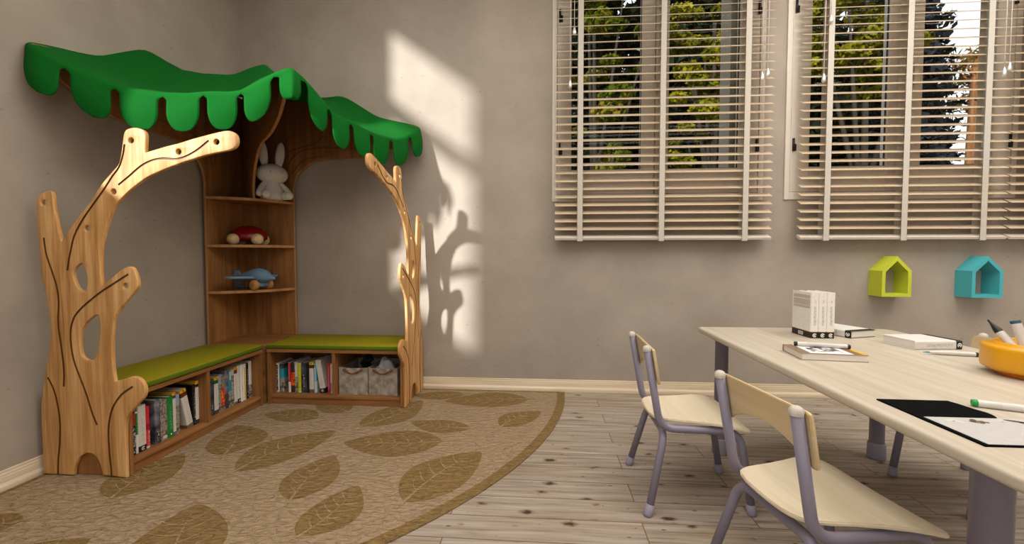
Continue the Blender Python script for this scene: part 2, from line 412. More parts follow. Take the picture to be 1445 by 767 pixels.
TREE_HOLES = [[(0.256,0.960),(0.226,0.942),(0.214,0.918),(0.217,0.891),(0.227,0.863),(0.244,0.843),(0.264,0.835),(0.275,0.851),(0.281,0.879),(0.277,0.920),(0.268,0.947)],[(0.321,0.732),(0.292,0.719),(0.259,0.689),(0.241,0.654),(0.233,0.620),(0.233,0.580),(0.242,0.548),(0.263,0.531),(0.289,0.530),(0.306,0.547),(0.321,0.587),(0.331,0.641),(0.334,0.685),(0.331,0.722)]]
TREE_DOTS = [(0.086,1.227),(0.289,1.114),(0.421,1.272),(0.510,1.490),(0.726,1.438),(0.899,1.476),(0.460,0.862)]
TREE_GROOVES = [[(0.081,1.073),(0.085,1.034),(0.090,1.000),(0.095,0.981),(0.122,0.899),(0.137,0.838),(0.140,0.784),(0.134,0.716),(0.135,0.663),(0.146,0.569),(0.152,0.484),(0.148,0.409)],
 [(0.480,1.474),(0.472,1.432),(0.451,1.377),(0.419,1.338),(0.373,1.277),(0.332,1.227),(0.277,1.159),(0.229,1.083),(0.204,1.000),(0.197,0.973),(0.189,0.928)],
 [(0.445,1.300),(0.496,1.337),(0.553,1.380),(0.605,1.403),(0.652,1.410),(0.718,1.407),(0.761,1.418),(0.812,1.444),(0.865,1.482)],
 [(0.477,0.913),(0.408,0.872),(0.340,0.831),(0.277,0.785),(0.236,0.750),(0.210,0.717),(0.193,0.664),(0.192,0.594),(0.203,0.525),(0.227,0.456),(0.256,0.377),(0.279,0.298),(0.301,0.240)],
 [(0.071,0.450),(0.093,0.408),(0.107,0.365),(0.118,0.299),(0.122,0.239),(0.117,0.152),(0.107,0.081),(0.102,0.009)],
 [(0.480,0.417),(0.442,0.393),(0.418,0.373),(0.381,0.321),(0.362,0.261),(0.355,0.200),(0.357,0.105),(0.362,0.040),(0.363,0.002)]]
# ------------------------------------------------------------------ palette
WALL_D, WALL_L = (149, 138, 126), (166, 155, 142)
FL = [(104, 91, 79), (153, 141, 127), (180, 170, 156)]
M_wall = wall_mat(); M_floor = floor_mat(); M_glass = glass_mat()
WD, WM, WL = (104, 66, 32), (140, 94, 50), (162, 116, 70)
M_wz = wood('alder_upright', WD, WM, WL, 'Z'); M_wx = wood('alder_along_x', WD, WM, WL, 'X'); M_wy = wood('alder_along_y', WD, WM, WL, 'Y')
M_groove = wood('routed_groove', (92, 56, 26), (112, 70, 34), (128, 84, 44), 'Z')
M_edge = wood('board_edge_lit', (150, 102, 58), (174, 124, 76), (192, 144, 94), 'Z')  # paler edge banding, its tone raised for the light that edges catch
M_treez = wood('tree_board', (160, 114, 64), (198, 148, 90), (218, 176, 120), 'Z', contrast=1.4)
M_maple_y = wood('pale_maple', (168, 156, 138), (183, 172, 154), (196, 186, 170), 'Y', rough=0.4, scale=0.9)
M_ply = wood('pale_plywood', (198, 184, 157), (209, 195, 168), (217, 205, 180), 'Y', rough=0.42, scale=0.7)
M_plyv = wood('pale_plywood_across', (186, 161, 118), (198, 174, 132), (208, 187, 148), 'Y', rough=0.42, scale=0.7)
M_base = wood('baseboard_wood', (188, 168, 138), (212, 195, 167), (228, 213, 188), 'X', rough=0.5, scale=0.6)
M_basey = wood('baseboard_wood_y', (188, 168, 138), (212, 195, 167), (228, 213, 188), 'Y', rough=0.5, scale=0.6)
M_pvc = plain('window_frame_white', (205, 196, 182), 0.35, 0.4, noise=0.02)
M_black = plain('black_plastic', (18, 17, 17), 0.45, 0.4, noise=0.02)
M_gasket = plain('dark_gasket', (36, 36, 44), 0.6, noise=0.02)
M_slat = wood('slat_wood', (178, 158, 130), (194, 175, 148), (206, 189, 163), 'X', rough=0.45, scale=0.8)
M_rail = plain('rail_offwhite', (205, 195, 180), 0.45, noise=0.03)
M_tape = plain('ladder_tape_white', (184, 177, 165), 0.8, noise=0.03, scale=300)
M_cord = plain('cord_white', (214, 208, 198), 0.8, noise=0.02)
M_chrome = plain('tassel_silver', (215, 212, 208), 0.22, 0.6, metal=0.55, noise=0.02)
M_lav = plain('lavender_steel', (124, 118, 132), 0.42, 0.45, noise=0.03, scale=500)
M_lavcap = plain('lavender_rubber', (140, 134, 148), 0.6, 0.3, noise=0.03, scale=300)
M_dome = speckle('cream_cap', [(170, 164, 152), (188, 181, 168), (202, 196, 184)], 420, 0.6)
M_felt = plain('green_felt', (2, 88, 22), 0.9, 0.15, noise=0.10, scale=500)
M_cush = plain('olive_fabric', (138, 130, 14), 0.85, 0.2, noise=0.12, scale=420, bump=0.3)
M_cushside = plain('olive_cushion_side', (84, 104, 16), 0.85, 0.2, noise=0.12, scale=420, bump=0.3)  # darker green for the cushions' side faces
M_rug = rug_mat('rug_beige', (158, 136, 108)); M_rugleaf = rug_mat('rug_ochre', (132, 107, 68)); M_rugvein = rug_mat('rug_vein', (162, 138, 104))

X1, Y1, H = 7.2, -6.2, 3.9       # room: corner at the origin, x to the right, y towards the window wall

# ------------------------------------------------------------------ room shell
bm = bmesh.new(); add_box(bm, -0.1, X1 + 0.1, Y1 - 0.1, 0.05, -0.1, 0.0); structure('floor', bm, M_floor)
bm = bmesh.new(); add_box(bm, -0.1, X1 + 0.1, Y1 - 0.1, 0.25, H, H + 0.1); structure('ceiling', bm, plain('ceiling_white', (222, 216, 206), 0.9))
WINS = [  # frame left, right, then the two panes
    (2.343, 3.800, 2.479, 2.968, 3.155, 3.634, 3.600),
    (3.943, 5.420, 4.103, 4.606, 4.819, 5.268, 5.420),
    (5.560, 7.017, 5.696, 6.185, 6.372, 6.850, 7.0)]
ZB, ZT = 1.384, 3.35             # frame bottom and top
bm = bmesh.new()
def wall_with_openings(bm, y0, y1, ops, zb, zt):
    xs = -0.1
    for a, b in ops:
        add_box(bm, xs, a, y0, y1, 0, H); add_box(bm, a, b, y0, y1, 0, zb); add_box(bm, a, b, y0, y1, zt, H); xs = b
    add_box(bm, xs, X1 + 0.1, y0, y1, 0, H)
wall_with_openings(bm, 0.0, 0.07, [(w[0], w[1]) for w in WINS], ZB, ZT)
wall_with_openings(bm, 0.07, 0.25, [(w[2] - 0.02, w[6]) for w in WINS], ZB + 0.2, ZT - 0.1)
structure('wall_back', bm, M_wall)
# left wall with a high window, beyond the photo's left edge, that the sun comes through
SW = (-3.15, -2.0, 1.57, 3.53)
bm = plate([[(Y1 - 0.1, 0.0), (0.0, 0.0), (0.0, H), (Y1 - 0.1, H)], [(SW[0], SW[2]), (SW[1], SW[2]), (SW[1], SW[3]), (SW[0], SW[3])]], 0.06, 0.0, lambda u, v, w: (w - 0.03, u, v))
structure('wall_left', bm, M_wall)
bm = bmesh.new()
for b in ((SW[0] - 0.05, SW[0], SW[2] - 0.05, SW[3] + 0.05), (SW[1], SW[1] + 0.05, SW[2] - 0.05, SW[3] + 0.05), (SW[0], SW[1], SW[2] - 0.05, SW[2]), (SW[0], SW[1], SW[3], SW[3] + 0.05), (SW[0], SW[1], 2.88, 3.0)): add_box(bm, -0.03 if b[2] == 2.88 else 0.0, 0.012, b[0], b[1], b[2], b[3])
structure('window_6', bm, M_pvc)
bm = bmesh.new(); add_box(bm, X1, X1 + 0.1, Y1 - 0.1, 0.0, 0, H); structure('wall_right', bm, M_wall)
FW = (1.4, 5.4, 0.95, 2.85)          # wide window added for fill light in the unseen wall behind the camera
bm = bmesh.new()
add_box(bm, 0.0, FW[0], Y1 - 0.1, Y1, 0, H); add_box(bm, FW[1], X1, Y1 - 0.1, Y1, 0, H); add_box(bm, FW[0], FW[1], Y1 - 0.1, Y1, 0, FW[2]); add_box(bm, FW[0], FW[1], Y1 - 0.1, Y1, FW[3], H)
structure('wall_front', bm, M_wall)
bm = bmesh.new()
for b in ((FW[0], FW[0] + 0.06, FW[2], FW[3]), (FW[1] - 0.06, FW[1], FW[2], FW[3]), (3.37, 3.43, FW[2], FW[3]), (FW[0], FW[1], FW[2], FW[2] + 0.06), (FW[0], FW[1], FW[3] - 0.06, FW[3])):
    add_box(bm, b[0], b[1], Y1 - 0.08, Y1 - 0.03, b[2], b[3])
structure('window_4', bm, M_pvc)
# glowing frosted window added to the left wall for fill light, out of view
bm = bmesh.new()
for b in ((-5.6, -5.54, 0.9, 2.7), (-3.66, -3.6, 0.9, 2.7), (-5.54, -3.66, 0.9, 0.96), (-5.54, -3.66, 2.64, 2.7)): add_box(bm, 0.0, 0.03, b[0], b[1], b[2], b[3])
r5 = structure('window_5', bm, M_pvc)
bm = bmesh.new(); add_box(bm, 0.0, 0.012, -5.54, -3.66, 0.96, 2.64); g5 = structure('window_glass', bm, emit_mat('side_fill', (250, 246, 238), 1.0)); g5.parent = r5
# moulded timber baseboards
prof = [(0.0, 0.0), (0.013, 0.0), (0.0145, 0.012), (0.0145, 0.022), (0.011, 0.031), (0.0085, 0.036), (0.0085, 0.060), (0.0075, 0.064), (0.0075, 0.072), (0.0055, 0.076), (0.0055, 0.086), (0.003, 0.0885), (0.0, 0.0885)]
def baseboard(name, pts_fn, mat):
    bm = bmesh.new()
    A = [bm.verts.new(pts_fn(d, z, 0)) for d, z in prof]; B = [bm.verts.new(pts_fn(d, z, 1)) for d, z in prof]
    for i in range(len(prof) - 1): bm.faces.new((A[i], A[i+1], B[i+1], B[i]))
    bm.faces.new(A); bm.faces.new(B[::-1])
    structure(name, bm, mat)
baseboard('baseboard_back', lambda d, z, e: ((0.0 if e == 0 else X1), -d, z), M_base)
baseboard('baseboard_left', lambda d, z, e: (d, (0.0 if e == 0 else Y1), z), M_basey)

# ------------------------------------------------------------------ windows
def make_window(n, w):
    x0, x1, a0, a1, b0, b1, jamb = w
    r = bpy.data.objects.new('window_%d' % n, None); COL.objects.link(r); r.location = (x0, 0, ZB); r['kind'] = 'structure'
    zg0, zg1 = 1.608, ZT - 0.13
    yf = -0.012
    bm = bmesh.new()                                  # fixed outer frame, slightly proud of the plaster
    fw = 0.034
    for b in ((x0, x0 + fw, ZB, ZT), (x1 - fw, x1, ZB, ZT), (x0 + fw, x1 - fw, ZB, ZB + 0.05), (x0 + fw, x1 - fw, ZT - 0.05, ZT)):
        add_box(bm, b[0], b[1], yf, 0.065, b[2], b[3], bevel=0.002)
    structure('window_frame', bm, M_pvc, r, True)
    mid = (a1 + b0) / 2
    for (g0, g1, s0, s1) in ((a0, a1, x0 + fw + 0.002, mid - 0.002), (b0, b1, mid + 0.002, x1 - fw - 0.002)):
        bm = bmesh.new()
        ys0, ys1 = yf + 0.004, 0.055
        for b in ((s0, g0, ZB + 0.052, ZT - 0.052), (g1, s1, ZB + 0.052, ZT - 0.052), (g0, g1, ZB + 0.052, zg0), (g0, g1, zg1, ZT - 0.052)):
            add_box(bm, b[0], b[1], ys0, ys1, b[2], b[3], bevel=0.003)
        # shallow step round each sash
        structure('window_sash', bm, M_pvc, r, True)
        bm = bmesh.new()
        for b in ((g0, g0 + 0.007, zg0, zg1), (g1 - 0.005, g1, zg0, zg1)):
            add_box(bm, b[0], b[1], 0.012, 0.020, b[2], b[3])
        add_box(bm, g0, g1, 0.012, 0.020, zg0, zg0 + 0.005)
        structure('window_gasket', bm, M_gasket, r, True)
        bm = bmesh.new(); add_box(bm, g0 - 0.005, g1 + 0.005, 0.022, 0.026, zg0 - 0.005, zg1 + 0.005)
        structure('window_glass', bm, M_glass, r, True)
    for hx in (x0 + fw + 0.012, x1 - fw - 0.022):
        for hz in (1.715, 2.645):
            bm = bmesh.new()
            add_tube(bm, [(hx + 0.006, yf - 0.004, hz), (hx + 0.006, yf - 0.004, hz + 0.085)], 0.0075, 10)
            add_box(bm, hx + 0.004, hx + 0.026, yf - 0.002, yf + 0.004, hz + 0.002, hz + 0.048)
            structure('window_hinge', bm, M_black, r, True)
    bm = bmesh.new()
    add_box(bm, mid - 0.014, mid + 0.014, yf - 0.008, yf + 0.004, 2.10, 2.20, bevel=0.003)
    add_box(bm, mid + 0.02, mid + 0.052, yf - 0.038, yf - 0.022, 2.12, 2.27, bevel=0.004)
    add_tube(bm, [(mid, yf - 0.008, 2.15), (mid, yf - 0.03, 2.15), (mid + 0.03, yf - 0.03, 2.15)], 0.007, 8)
    structure('window_handle', bm, M_pvc, r, True)
for i, w in enumerate(WINS): make_window(i + 1, w)

# ------------------------------------------------------------------ venetian blinds
def make_blind(label, x0, x1, tapes, cords):
    yf, yb = -0.103, -0.050
    r = thing('venetian_blind', label, 'blind', ((x0 + x1) / 2, -0.076, 1.10), 0, 'venetian blinds at the windows')
    bm = bmesh.new(); z = 1.187; k = 0
    while z < 3.35:
        t = math.radians(30)
        sl = random.uniform(-0.0012, 0.0012)
        M = Matrix.Translation(((x0 + x1) / 2, (yf + yb) / 2 + 0.001, z)) @ Matrix.Rotation(sl, 4, 'Y') @ Matrix.Rotation(t, 4, 'X')
        add_box(bm, -(x1 - x0) / 2, (x1 - x0) / 2, -0.027, 0.027, -0.0015, 0.0015, M=M)
        z += 0.0557
    link_mesh('slats', bm, M_slat, r, True)
    bm = bmesh.new()
    M = Matrix.Translation(((x0 + x1) / 2, (yf + yb) / 2 + 0.002, 1.122)) @ Matrix.Rotation(math.radians(24), 4, 'X')
    add_box(bm, -(x1 - x0) / 2, (x1 - x0) / 2, -0.026, 0.026, -0.009, 0.009, M=M, bevel=0.0015)
    link_mesh('bottom_rail', bm, M_rail, r, True)
    bm = bmesh.new(); add_box(bm, x0, x1, yf, yb + 0.02, 3.37, 3.43, bevel=0.003); link_mesh('head_rail', bm, M_rail, r, True)
    for tx in tapes:
        bm = bmesh.new()
        add_box(bm, tx - 0.018, tx + 0.018, yf - 0.0035, yf - 0.002, 1.099, 3.37)
        add_box(bm, tx - 0.018, tx + 0.018, yb + 0.003, yb + 0.0045, 1.120, 3.37)
        add_box(bm, tx - 0.018, tx + 0.018, yf - 0.0035, yb - 0.02, 1.096, 1.0985)
        link_mesh('ladder_tape', bm, M_tape, r, True)
    for cx, cz in cords:
        bm = bmesh.new(); add_tube(bm, [(cx, yf - 0.012, cz), (cx + 0.001, yf - 0.012, (cz + 3.37) / 2), (cx, yf - 0.010, 3.37)], 0.0022, 6)
        c = link_mesh('pull_cord', bm, M_cord, r, True)
        bm = bmesh.new(); add_lathe(bm, [(0, -0.058), (0.008, -0.058), (0.0125, -0.05), (0.0125, -0.036), (0.009, -0.018), (0.005, -0.003), (0.003, 0.0), (0, 0.0)], 14, M=Matrix.Translation((cx, yf - 0.012, cz + 0.004)))
        t = link_mesh('cord_tassel', bm, M_chrome, r, True, label='silver bell-shaped tassel')
        # sub-part of its cord
        t.parent = c
    return r
make_blind('wooden slat blind with white tapes nearest the tree bookcase, leftmost of the three', 2.362, 3.822, (2.535, 3.091, 3.645), ((2.462, 2.20), (2.489, 2.555), (3.73, 2.21), (3.765, 2.235)))
make_blind('wooden slat blind above the lime and teal house shelves, middle of the three', 4.006, 5.292, (4.169, 4.657, 5.143), ((4.120, 2.19), (4.155, 2.57), (5.218, 2.195), (5.248, 2.225)))
make_blind('wooden slat blind cut off by the right edge of the photo', 5.312, 6.70, (5.47, 6.00, 6.53), ())

# ------------------------------------------------------------------ rug
RUG_R, RZ = 2.425, 0.0
rc = (0.012, -0.028)
bm = bmesh.new()
def arc(r, n=96):
    return [(rc[0] + r * math.cos(-PI/2 * i / n), rc[1] + r * math.sin(-PI/2 * i / n)) for i in range(n + 1)]
out = [(0.022, -0.028)] + [(max(0.022, x), y) for x, y in arc(RUG_R)]
top = [bm.verts.new((x, y, 0.006)) for x, y in out]; bot = [bm.verts.new((x, y, 0.0003)) for x, y in out]
bm.faces.new(top); bm.faces.new(bot[::-1])
for i in range(len(out)):
    f = bm.faces.new((top[i], bot[i], bot[(i+1) % len(out)], top[(i+1) % len(out)])); f.material_index = 1
def ribbon(bm, A, B, z, mi):
    a = [bm.verts.new((p[0], p[1], z)) for p in A]; b = [bm.verts.new((p[0], p[1], z)) for p in B]
    for i in range(len(a) - 1):
        f = bm.faces.new((a[i], a[i+1], b[i+1], b[i])); f.material_index = mi
bw = 0.052
ribbon(bm, arc(RUG_R - 0.0005), arc(RUG_R - bw), 0.0066, 1)
ribbon(bm, [(0.023, -0.0285), (RUG_R - 0.03, -0.0285)], [(0.023, -0.028 - 0.022), (RUG_R - 0.03, -0.028 - 0.022)], 0.0066, 1)
ribbon(bm, [(0.0225, -0.0285), (0.0225, -RUG_R + 0.03)], [(0.045, -0.0285), (0.045, -RUG_R + 0.03)], 0.0066, 1)
LEAVES = [  # stem end, blunt end, half widths left and right of the midrib, curve of the midrib
    (0.537,-1.590,0.485,-1.150,0.105,0.115,0.03),(0.713,-1.195,0.500,-0.790,0.105,0.125,-0.03),(0.857,-1.361,1.112,-0.818,0.118,0.122,0.05),(0.952,-0.649,0.547,-0.609,0.085,0.085,-0.02),
    (1.177,-0.793,1.460,-0.291,0.12,0.10,-0.05),(1.809,-0.897,1.229,-0.966,0.125,0.130,0.02),(1.272,-1.549,1.244,-1.111,0.085,0.105,0.02),(1.402,-1.757,1.489,-1.376,0.085,0.09,-0.03),
    (1.710,-1.543,1.968,-1.014,0.115,0.125,0.04),(1.913,-0.728,1.494,-0.664,0.075,0.075,0.02),(2.020,-0.730,2.268,-0.432,0.08,0.085,0.03),(2.254,-0.199,1.612,-0.287,0.125,0.115,-0.02),
    (1.763,-0.118,1.355,-0.190,0.075,0.065,0.01),(1.185,-2.010,0.907,-1.557,0.125,0.125,0.02),(0.560,-2.080,0.700,-1.780,0.11,0.11,0.02),(0.367,-1.690,0.100,-1.795,0.07,0.075,0.02),
    (1.079,-0.557,0.760,-0.380,0.085,0.08,-0.02)]
def on_rug(x, y): return max(0.05, min(x, 2.4)), min(-0.055, y)
for lx, ly, tx, ty, wl, wr, cv in LEAVES:
    wl *= 1.22; wr *= 1.22
    S0 = Vector((lx, ly)); T0 = Vector((tx, ty)); d = T0 - S0; n = Vector((-d.y, d.x)).normalized()
    mid = lambda t: S0 + d * t + n * cv * math.sin(PI * t)
    def half(t):
        if t < 0.12: return 0.03 * t / 0.12 * 0.8 + 0.04 * (t / 0.12) ** 2 * 0.4
        u = (t - 0.12) / 0.88
        return 0.04 + 0.96 * (math.sin(PI * (u ** 0.80)) ** 0.85) if u < 1 else 0.0
    N_ = 40
    A, B, C_ = [], [], []
    for i in range(N_ + 1):
        t = i / N_; p = mid(t); h = half(t)
        if t >= 0.999: h = 0.0
        A.append(on_rug(*(p + n * h * wl))); C_.append(on_rug(*p)); B.append(on_rug(*(p - n * h * wr)))
    ribbon(bm, A, C_, 0.0067, 1); ribbon(bm, C_, B, 0.0067, 1)
    L_ = d.length
    vw = 0.0035 + 0.003 * min(1.0, L_ / 0.6)
    mm = [mid(0.06 + 0.84 * i / 16) for i in range(17)]
    ribbon(bm, [on_rug(*(p + n * vw * (1 - 0.06 * i))) for i, p in enumerate(mm)], [on_rug(*(p - n * vw * (1 - 0.06 * i))) for i, p in enumerate(mm)], 0.0072, 2)
    for k, t in enumerate((0.26, 0.38, 0.50, 0.62, 0.74)):
        for sgn, w in ((1, wl), (-1, wr)):
            t2 = t + (0.03 if sgn < 0 else 0.0)
            p = mid(t2); h = half(t2) * w
            q = [p + n * sgn * h * 0.72 * s + d * 0.11 * (s ** 1.6) for s in (0, 0.25, 0.5, 0.75, 1.0)]
            pn = d.normalized()
            ribbon(bm, [on_rug(*(c + pn * 0.0035 * (1 - 0.5 * i / 4))) for i, c in enumerate(q)], [on_rug(*(c - pn * 0.0035 * (1 - 0.5 * i / 4))) for i, c in enumerate(q)], 0.0072, 2)
o = link_mesh('leaf_rug', bm, [M_rug, M_rugleaf, M_rugvein], origin=(0.8, -0.8, 0))
tag(o, 'quarter-round beige rug with an ochre border and scattered ochre leaves', 'rug')

# ------------------------------------------------------------------ tree bookcase: two benches, corner unit, cushions, canopy
FZ = 0.0074      # top of the rug
def swap(p): return (-p[1], -p[0], p[2])         # mirror about the corner's diagonal: left-wall unit -> back-wall unit
Q0, Q1, QE, QI = 0.022, 0.43, 1.3745, 0.452        # depth from wall, front, far end, inner end
def make_bench(side, label):
    left = side == 'left'
    def mp(bm):
        if not left:
            for v in bm.verts: v.co = Vector(swap(v.co))
        return bm
    base = (0.22, -0.9, FZ) if left else (0.9, -0.22, FZ)
    r = thing('reading_bench', label, 'bench', base, 0, 'low bookshelf benches of the tree corner')
    mh = M_wy if left else M_wx
    def part(name, boxes, mat, bev=0.0015):
        bm = bmesh.new()
        for b in boxes: add_box(bm, b[0], b[1], -b[3], -b[2], b[4], b[5], bevel=bev)   # x0 x1, distance from corner d0 d1, z
        return link_mesh(name, mp(bm), mat, r, True)
    part('seat_board', [(Q0, Q1 + 0.004, QI - 0.004, QE - 0.001, 0.356, 0.377)], mh)
    part('bottom_shelf', [(Q0, Q1 - 0.002, QI + 0.018, QE - 0.022, 0.050, 0.069)], mh, 0.003)
    part('plinth', [(Q1 - 0.030, Q1 - 0.012, QI + 0.018, QE - 0.022, FZ, 0.050)], mh)
    part('side_panel', [(Q0, Q1, QI - 0.004, QI + 0.018, FZ, 0.356)], M_wz)
    part('side_panel', [(Q0, Q1 + 0.006, QE - 0.018, QE - 0.0005, FZ, 0.356)], M_wz)
    part('divider', [(Q0 + 0.016, Q1 - 0.002, 0.894, 0.916, 0.069, 0.356)], M_wz)
    part('back_panel', [(Q0, Q0 + 0.012, QI + 0.018, QE - 0.022, 0.069, 0.356)], M_wz)
    # tree-shaped end board, traced outline with bored holes and routed branch lines
    outl = [(p[0], p[1]) for p in catmull([(a, b, 0) for a, b in TREE_OUT], 4, True)]
    loops = [outl] + [[(p[0], p[1]) for p in catmull([(a, b, 0) for a, b in h], 4, True)] for h in TREE_HOLES]
    for cx, cz in TREE_DOTS: loops.append([(cx + 0.0125 * math.cos(2*PI*k/20), cz + 0.0125 * math.sin(2*PI*k/20)) for k in range(20)])
    cuts = [[(p[0], p[1]) for p in catmull([(a, b, 0) for a, b in g], 4)] for g in TREE_GROOVES]
    bm = plate(loops, 0.018, 0.004, lambda u, v, w: (u, -1.384 - w, v + 0.0035), cuts, 0.0092, 0.005)
    o = link_mesh('tree_panel', mp(bm), [M_treez, M_groove], r, True, label='upright end board cut out as a bare branching tree')
    autosmooth(o, 40)
    return r
make_bench('left', 'wooden shelf bench along the left wall, full of books, with the near tree-shaped end')
make_bench('right', 'wooden shelf bench along the window wall, holding books and two felt boxes')

ARM = [(0.419, 1.40), (0.4195, 1.489), (0.437, 1.563), (0.466, 1.614), (0.503, 1.642), (0.561, 1.683), (0.625, 1.700), (0.700, 1.708), (0.905, 1.714), (1.030, 1.724), (1.135, 1.755), (1.250, 1.808), (1.330, 1.872), (1.372, 1.925)]
RIDGE = [(0.0, 2.185), (0.3, 2.180), (0.56, 2.165), (0.70, 2.168), (0.78, 2.178), (0.84, 2.152), (0.95, 2.085), (1.05, 2.022), (1.15, 1.997), (1.25, 1.982), (1.34, 1.966), (1.41, 1.950)]
def interp(tab, x):
    if x <= tab[0][0]: return tab[0][1]
    for (a, b), (c, d) in zip(tab, tab[1:]):
        if x <= c:
            t = (x - a) / (c - a)
            return b + (d - b) * t
    return tab[-1][1]
def ridge(r):   # softened
    return (interp(RIDGE, r - 0.03) + interp(RIDGE, r) * 2 + interp(RIDGE, r + 0.03)) / 4
unit = thing('corner_shelf', 'tall wooden corner shelf with branch arms under the green canopy', 'shelf unit', (0.25, -0.25, FZ))
tops = [(r, ridge(r) - 0.028) for r in [1.37 - 0.05 * i for i in range(26)]]
wall_loop = [(p[0], p[1]) for p in catmull([(0.4195, FZ, 0), (0.4195, FZ, 0), (0.4195, 1.40, 0)] + [(a, b, 0) for a, b in ARM[1:]], 4)] + tops + [(0.030, ridge(0.03) - 0.028), (0.030, FZ)]
GA = [[(0.375, 1.765), (0.50, 1.80), (0.60, 1.83), (0.66, 1.88)], [(0.352, 1.60), (0.40, 1.70), (0.48, 1.765), (0.60, 1.792), (0.75, 1.79), (0.92, 1.78)], [(0.41, 1.60), (0.47, 1.675), (0.54, 1.715), (0.66, 1.73)],
      [(0.335, 1.62), (0.32, 1.70), (0.335, 1.80), (0.40, 1.88)]]
GA = [[(p[0], p[1]) for p in catmull([(a, b, 0) for a, b in g], 5)] for g in GA]
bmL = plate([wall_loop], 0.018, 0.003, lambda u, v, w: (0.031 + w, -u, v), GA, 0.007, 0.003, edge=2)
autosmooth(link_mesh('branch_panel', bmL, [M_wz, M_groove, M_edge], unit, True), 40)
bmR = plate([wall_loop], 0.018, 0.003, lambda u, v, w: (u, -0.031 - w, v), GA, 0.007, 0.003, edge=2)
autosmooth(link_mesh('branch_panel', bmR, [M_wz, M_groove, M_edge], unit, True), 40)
FIN = [(0.396, 1.393), (0.390, 1.47), (0.440, 1.577), (0.500, 1.632), (0.557, 1.673), (0.683, 1.712), (0.850, 1.718), (0.970, 1.727), (1.138, 1.767), (1.230, 1.812), (1.300, 1.862), (1.355, 1.925)]
fin_loop = [(p[0], p[1]) for p in catmull([(a, b, 0) for a, b in FIN], 4)] + [(r, ridge(r) - 0.028) for r in [1.355 - 0.05 * i for i in range(25)]] + [(0.085, ridge(0.085) - 0.028), (0.085, 1.393)]
s2 = math.sqrt(0.5)
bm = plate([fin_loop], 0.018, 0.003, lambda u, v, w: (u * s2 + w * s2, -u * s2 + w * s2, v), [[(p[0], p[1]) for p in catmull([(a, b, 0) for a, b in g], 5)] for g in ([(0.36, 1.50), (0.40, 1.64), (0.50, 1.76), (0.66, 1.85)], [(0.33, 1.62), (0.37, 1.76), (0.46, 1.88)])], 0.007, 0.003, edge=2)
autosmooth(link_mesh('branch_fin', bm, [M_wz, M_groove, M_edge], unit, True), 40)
def quarter_shelf(z0, z1, name):
    bm = bmesh.new()
    a0, a1, bulge = Vector((0.041, -0.425)), Vector((0.425, -0.041)), 0.085
    pts = [(0.041, -0.041)]
    for i in range(17):
        t = i / 16; p = a0.lerp(a1, t) + Vector((s2, -s2)) * bulge * 4 * t * (1 - t)
        pts.append((p.x, p.y))
    A = [bm.verts.new((x, y, z0)) for x, y in pts]; B = [bm.verts.new((x, y, z1)) for x, y in pts]
    bm.faces.new(A); bm.faces.new(B)
    for i in range(len(pts)): bm.faces.new((A[i], A[(i+1) % len(pts)], B[(i+1) % len(pts)], B[i]))
    bmesh.ops.recalc_face_normals(bm, faces=bm.faces[:])
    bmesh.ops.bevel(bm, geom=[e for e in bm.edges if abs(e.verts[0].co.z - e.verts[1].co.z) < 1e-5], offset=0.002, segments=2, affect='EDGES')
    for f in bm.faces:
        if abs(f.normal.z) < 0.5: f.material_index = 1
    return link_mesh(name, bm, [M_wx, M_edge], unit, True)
for z in (1.373, 1.052, 0.738): quarter_shelf(z, z + 0.019, 'shelf')
bm = bmesh.new(); add_box(bm, 0.041, 0.4275, -0.4275, -0.041, FZ, 0.385); add_box(bm, 0.041, 0.4275, -0.4275, -0.041, 0.385, 0.402, bevel=0.002)
link_mesh('base_cabinet', bm, M_wx, unit, True)

def make_cushion(side, label):
    left = side == 'left'
    bm = bmesh.new(); bm2 = bmesh.new()
    add_box(bm, 0.045, 0.437, -1.360, -0.450, 0.379, 0.407, bevel=0.007)
    if not left:
        for v in bm.verts: v.co = Vector(swap(v.co))
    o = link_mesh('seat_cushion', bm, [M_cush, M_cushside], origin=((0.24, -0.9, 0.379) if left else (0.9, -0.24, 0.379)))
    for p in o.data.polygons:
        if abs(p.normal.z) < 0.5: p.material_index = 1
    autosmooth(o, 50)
    tag(o, label, 'cushion', 'olive seat cushions of the tree corner')
make_cushion('left', 'flat olive green cushion on the bench along the left wall')
make_cushion('right', 'flat olive green cushion on the bench below the window wall, above the felt boxes')

# canopy: one felt cloth over the three arms, hanging in scallops
RIM = [(0.0, 1.737), (0.2, 1.747), (0.35, 1.763), (0.5, 1.785), (0.6, 1.808), (0.7, 1.842), (0.8, 1.882), (0.9, 1.922), (1.0, 1.955)]
def sheet(th, fr):
    """point of the cloth at angle th (deg from the back wall), radius fraction fr"""
    u = abs((th % 45.0) - 22.5) / 22.5
    if th >= 90: u = 1.0
    R = 1.41 - 0.065 * (1 - u * u)
    e = max(0.0, 1 - min(th, 90 - th) / 5.0)          # rounded corners where the cloth meets the walls
    R -= 0.055 * e * e
    r = R * fr
    drop = 1.955 - interp(RIM, u)
    z = ridge(r) - drop * fr ** 1.15
    wob = 0.012 * math.sin(th * 0.35 + 5 * fr) * math.sin(PI * min(1, (1 - u) * 1.2)) * fr
    a = math.radians(th)
    z -= 0.022 * e * e * fr ** 6
    return Vector((max(0.008, r * math.cos(a)), min(-0.008, -r * math.sin(a)), z + wob))
bm = bmesh.new()
NT, NR = 156, 34
TB = [90, 82, 74.5, 67, 60.3, 54, 48.2, 42.3, 36.8, 31.0, 24.6, 17.4, 9.2, 0][::-1]
def TH(i):
    k = min(12, i // 12); return TB[k] + (TB[k + 1] - TB[k]) * (i - 12 * k) / 12.0
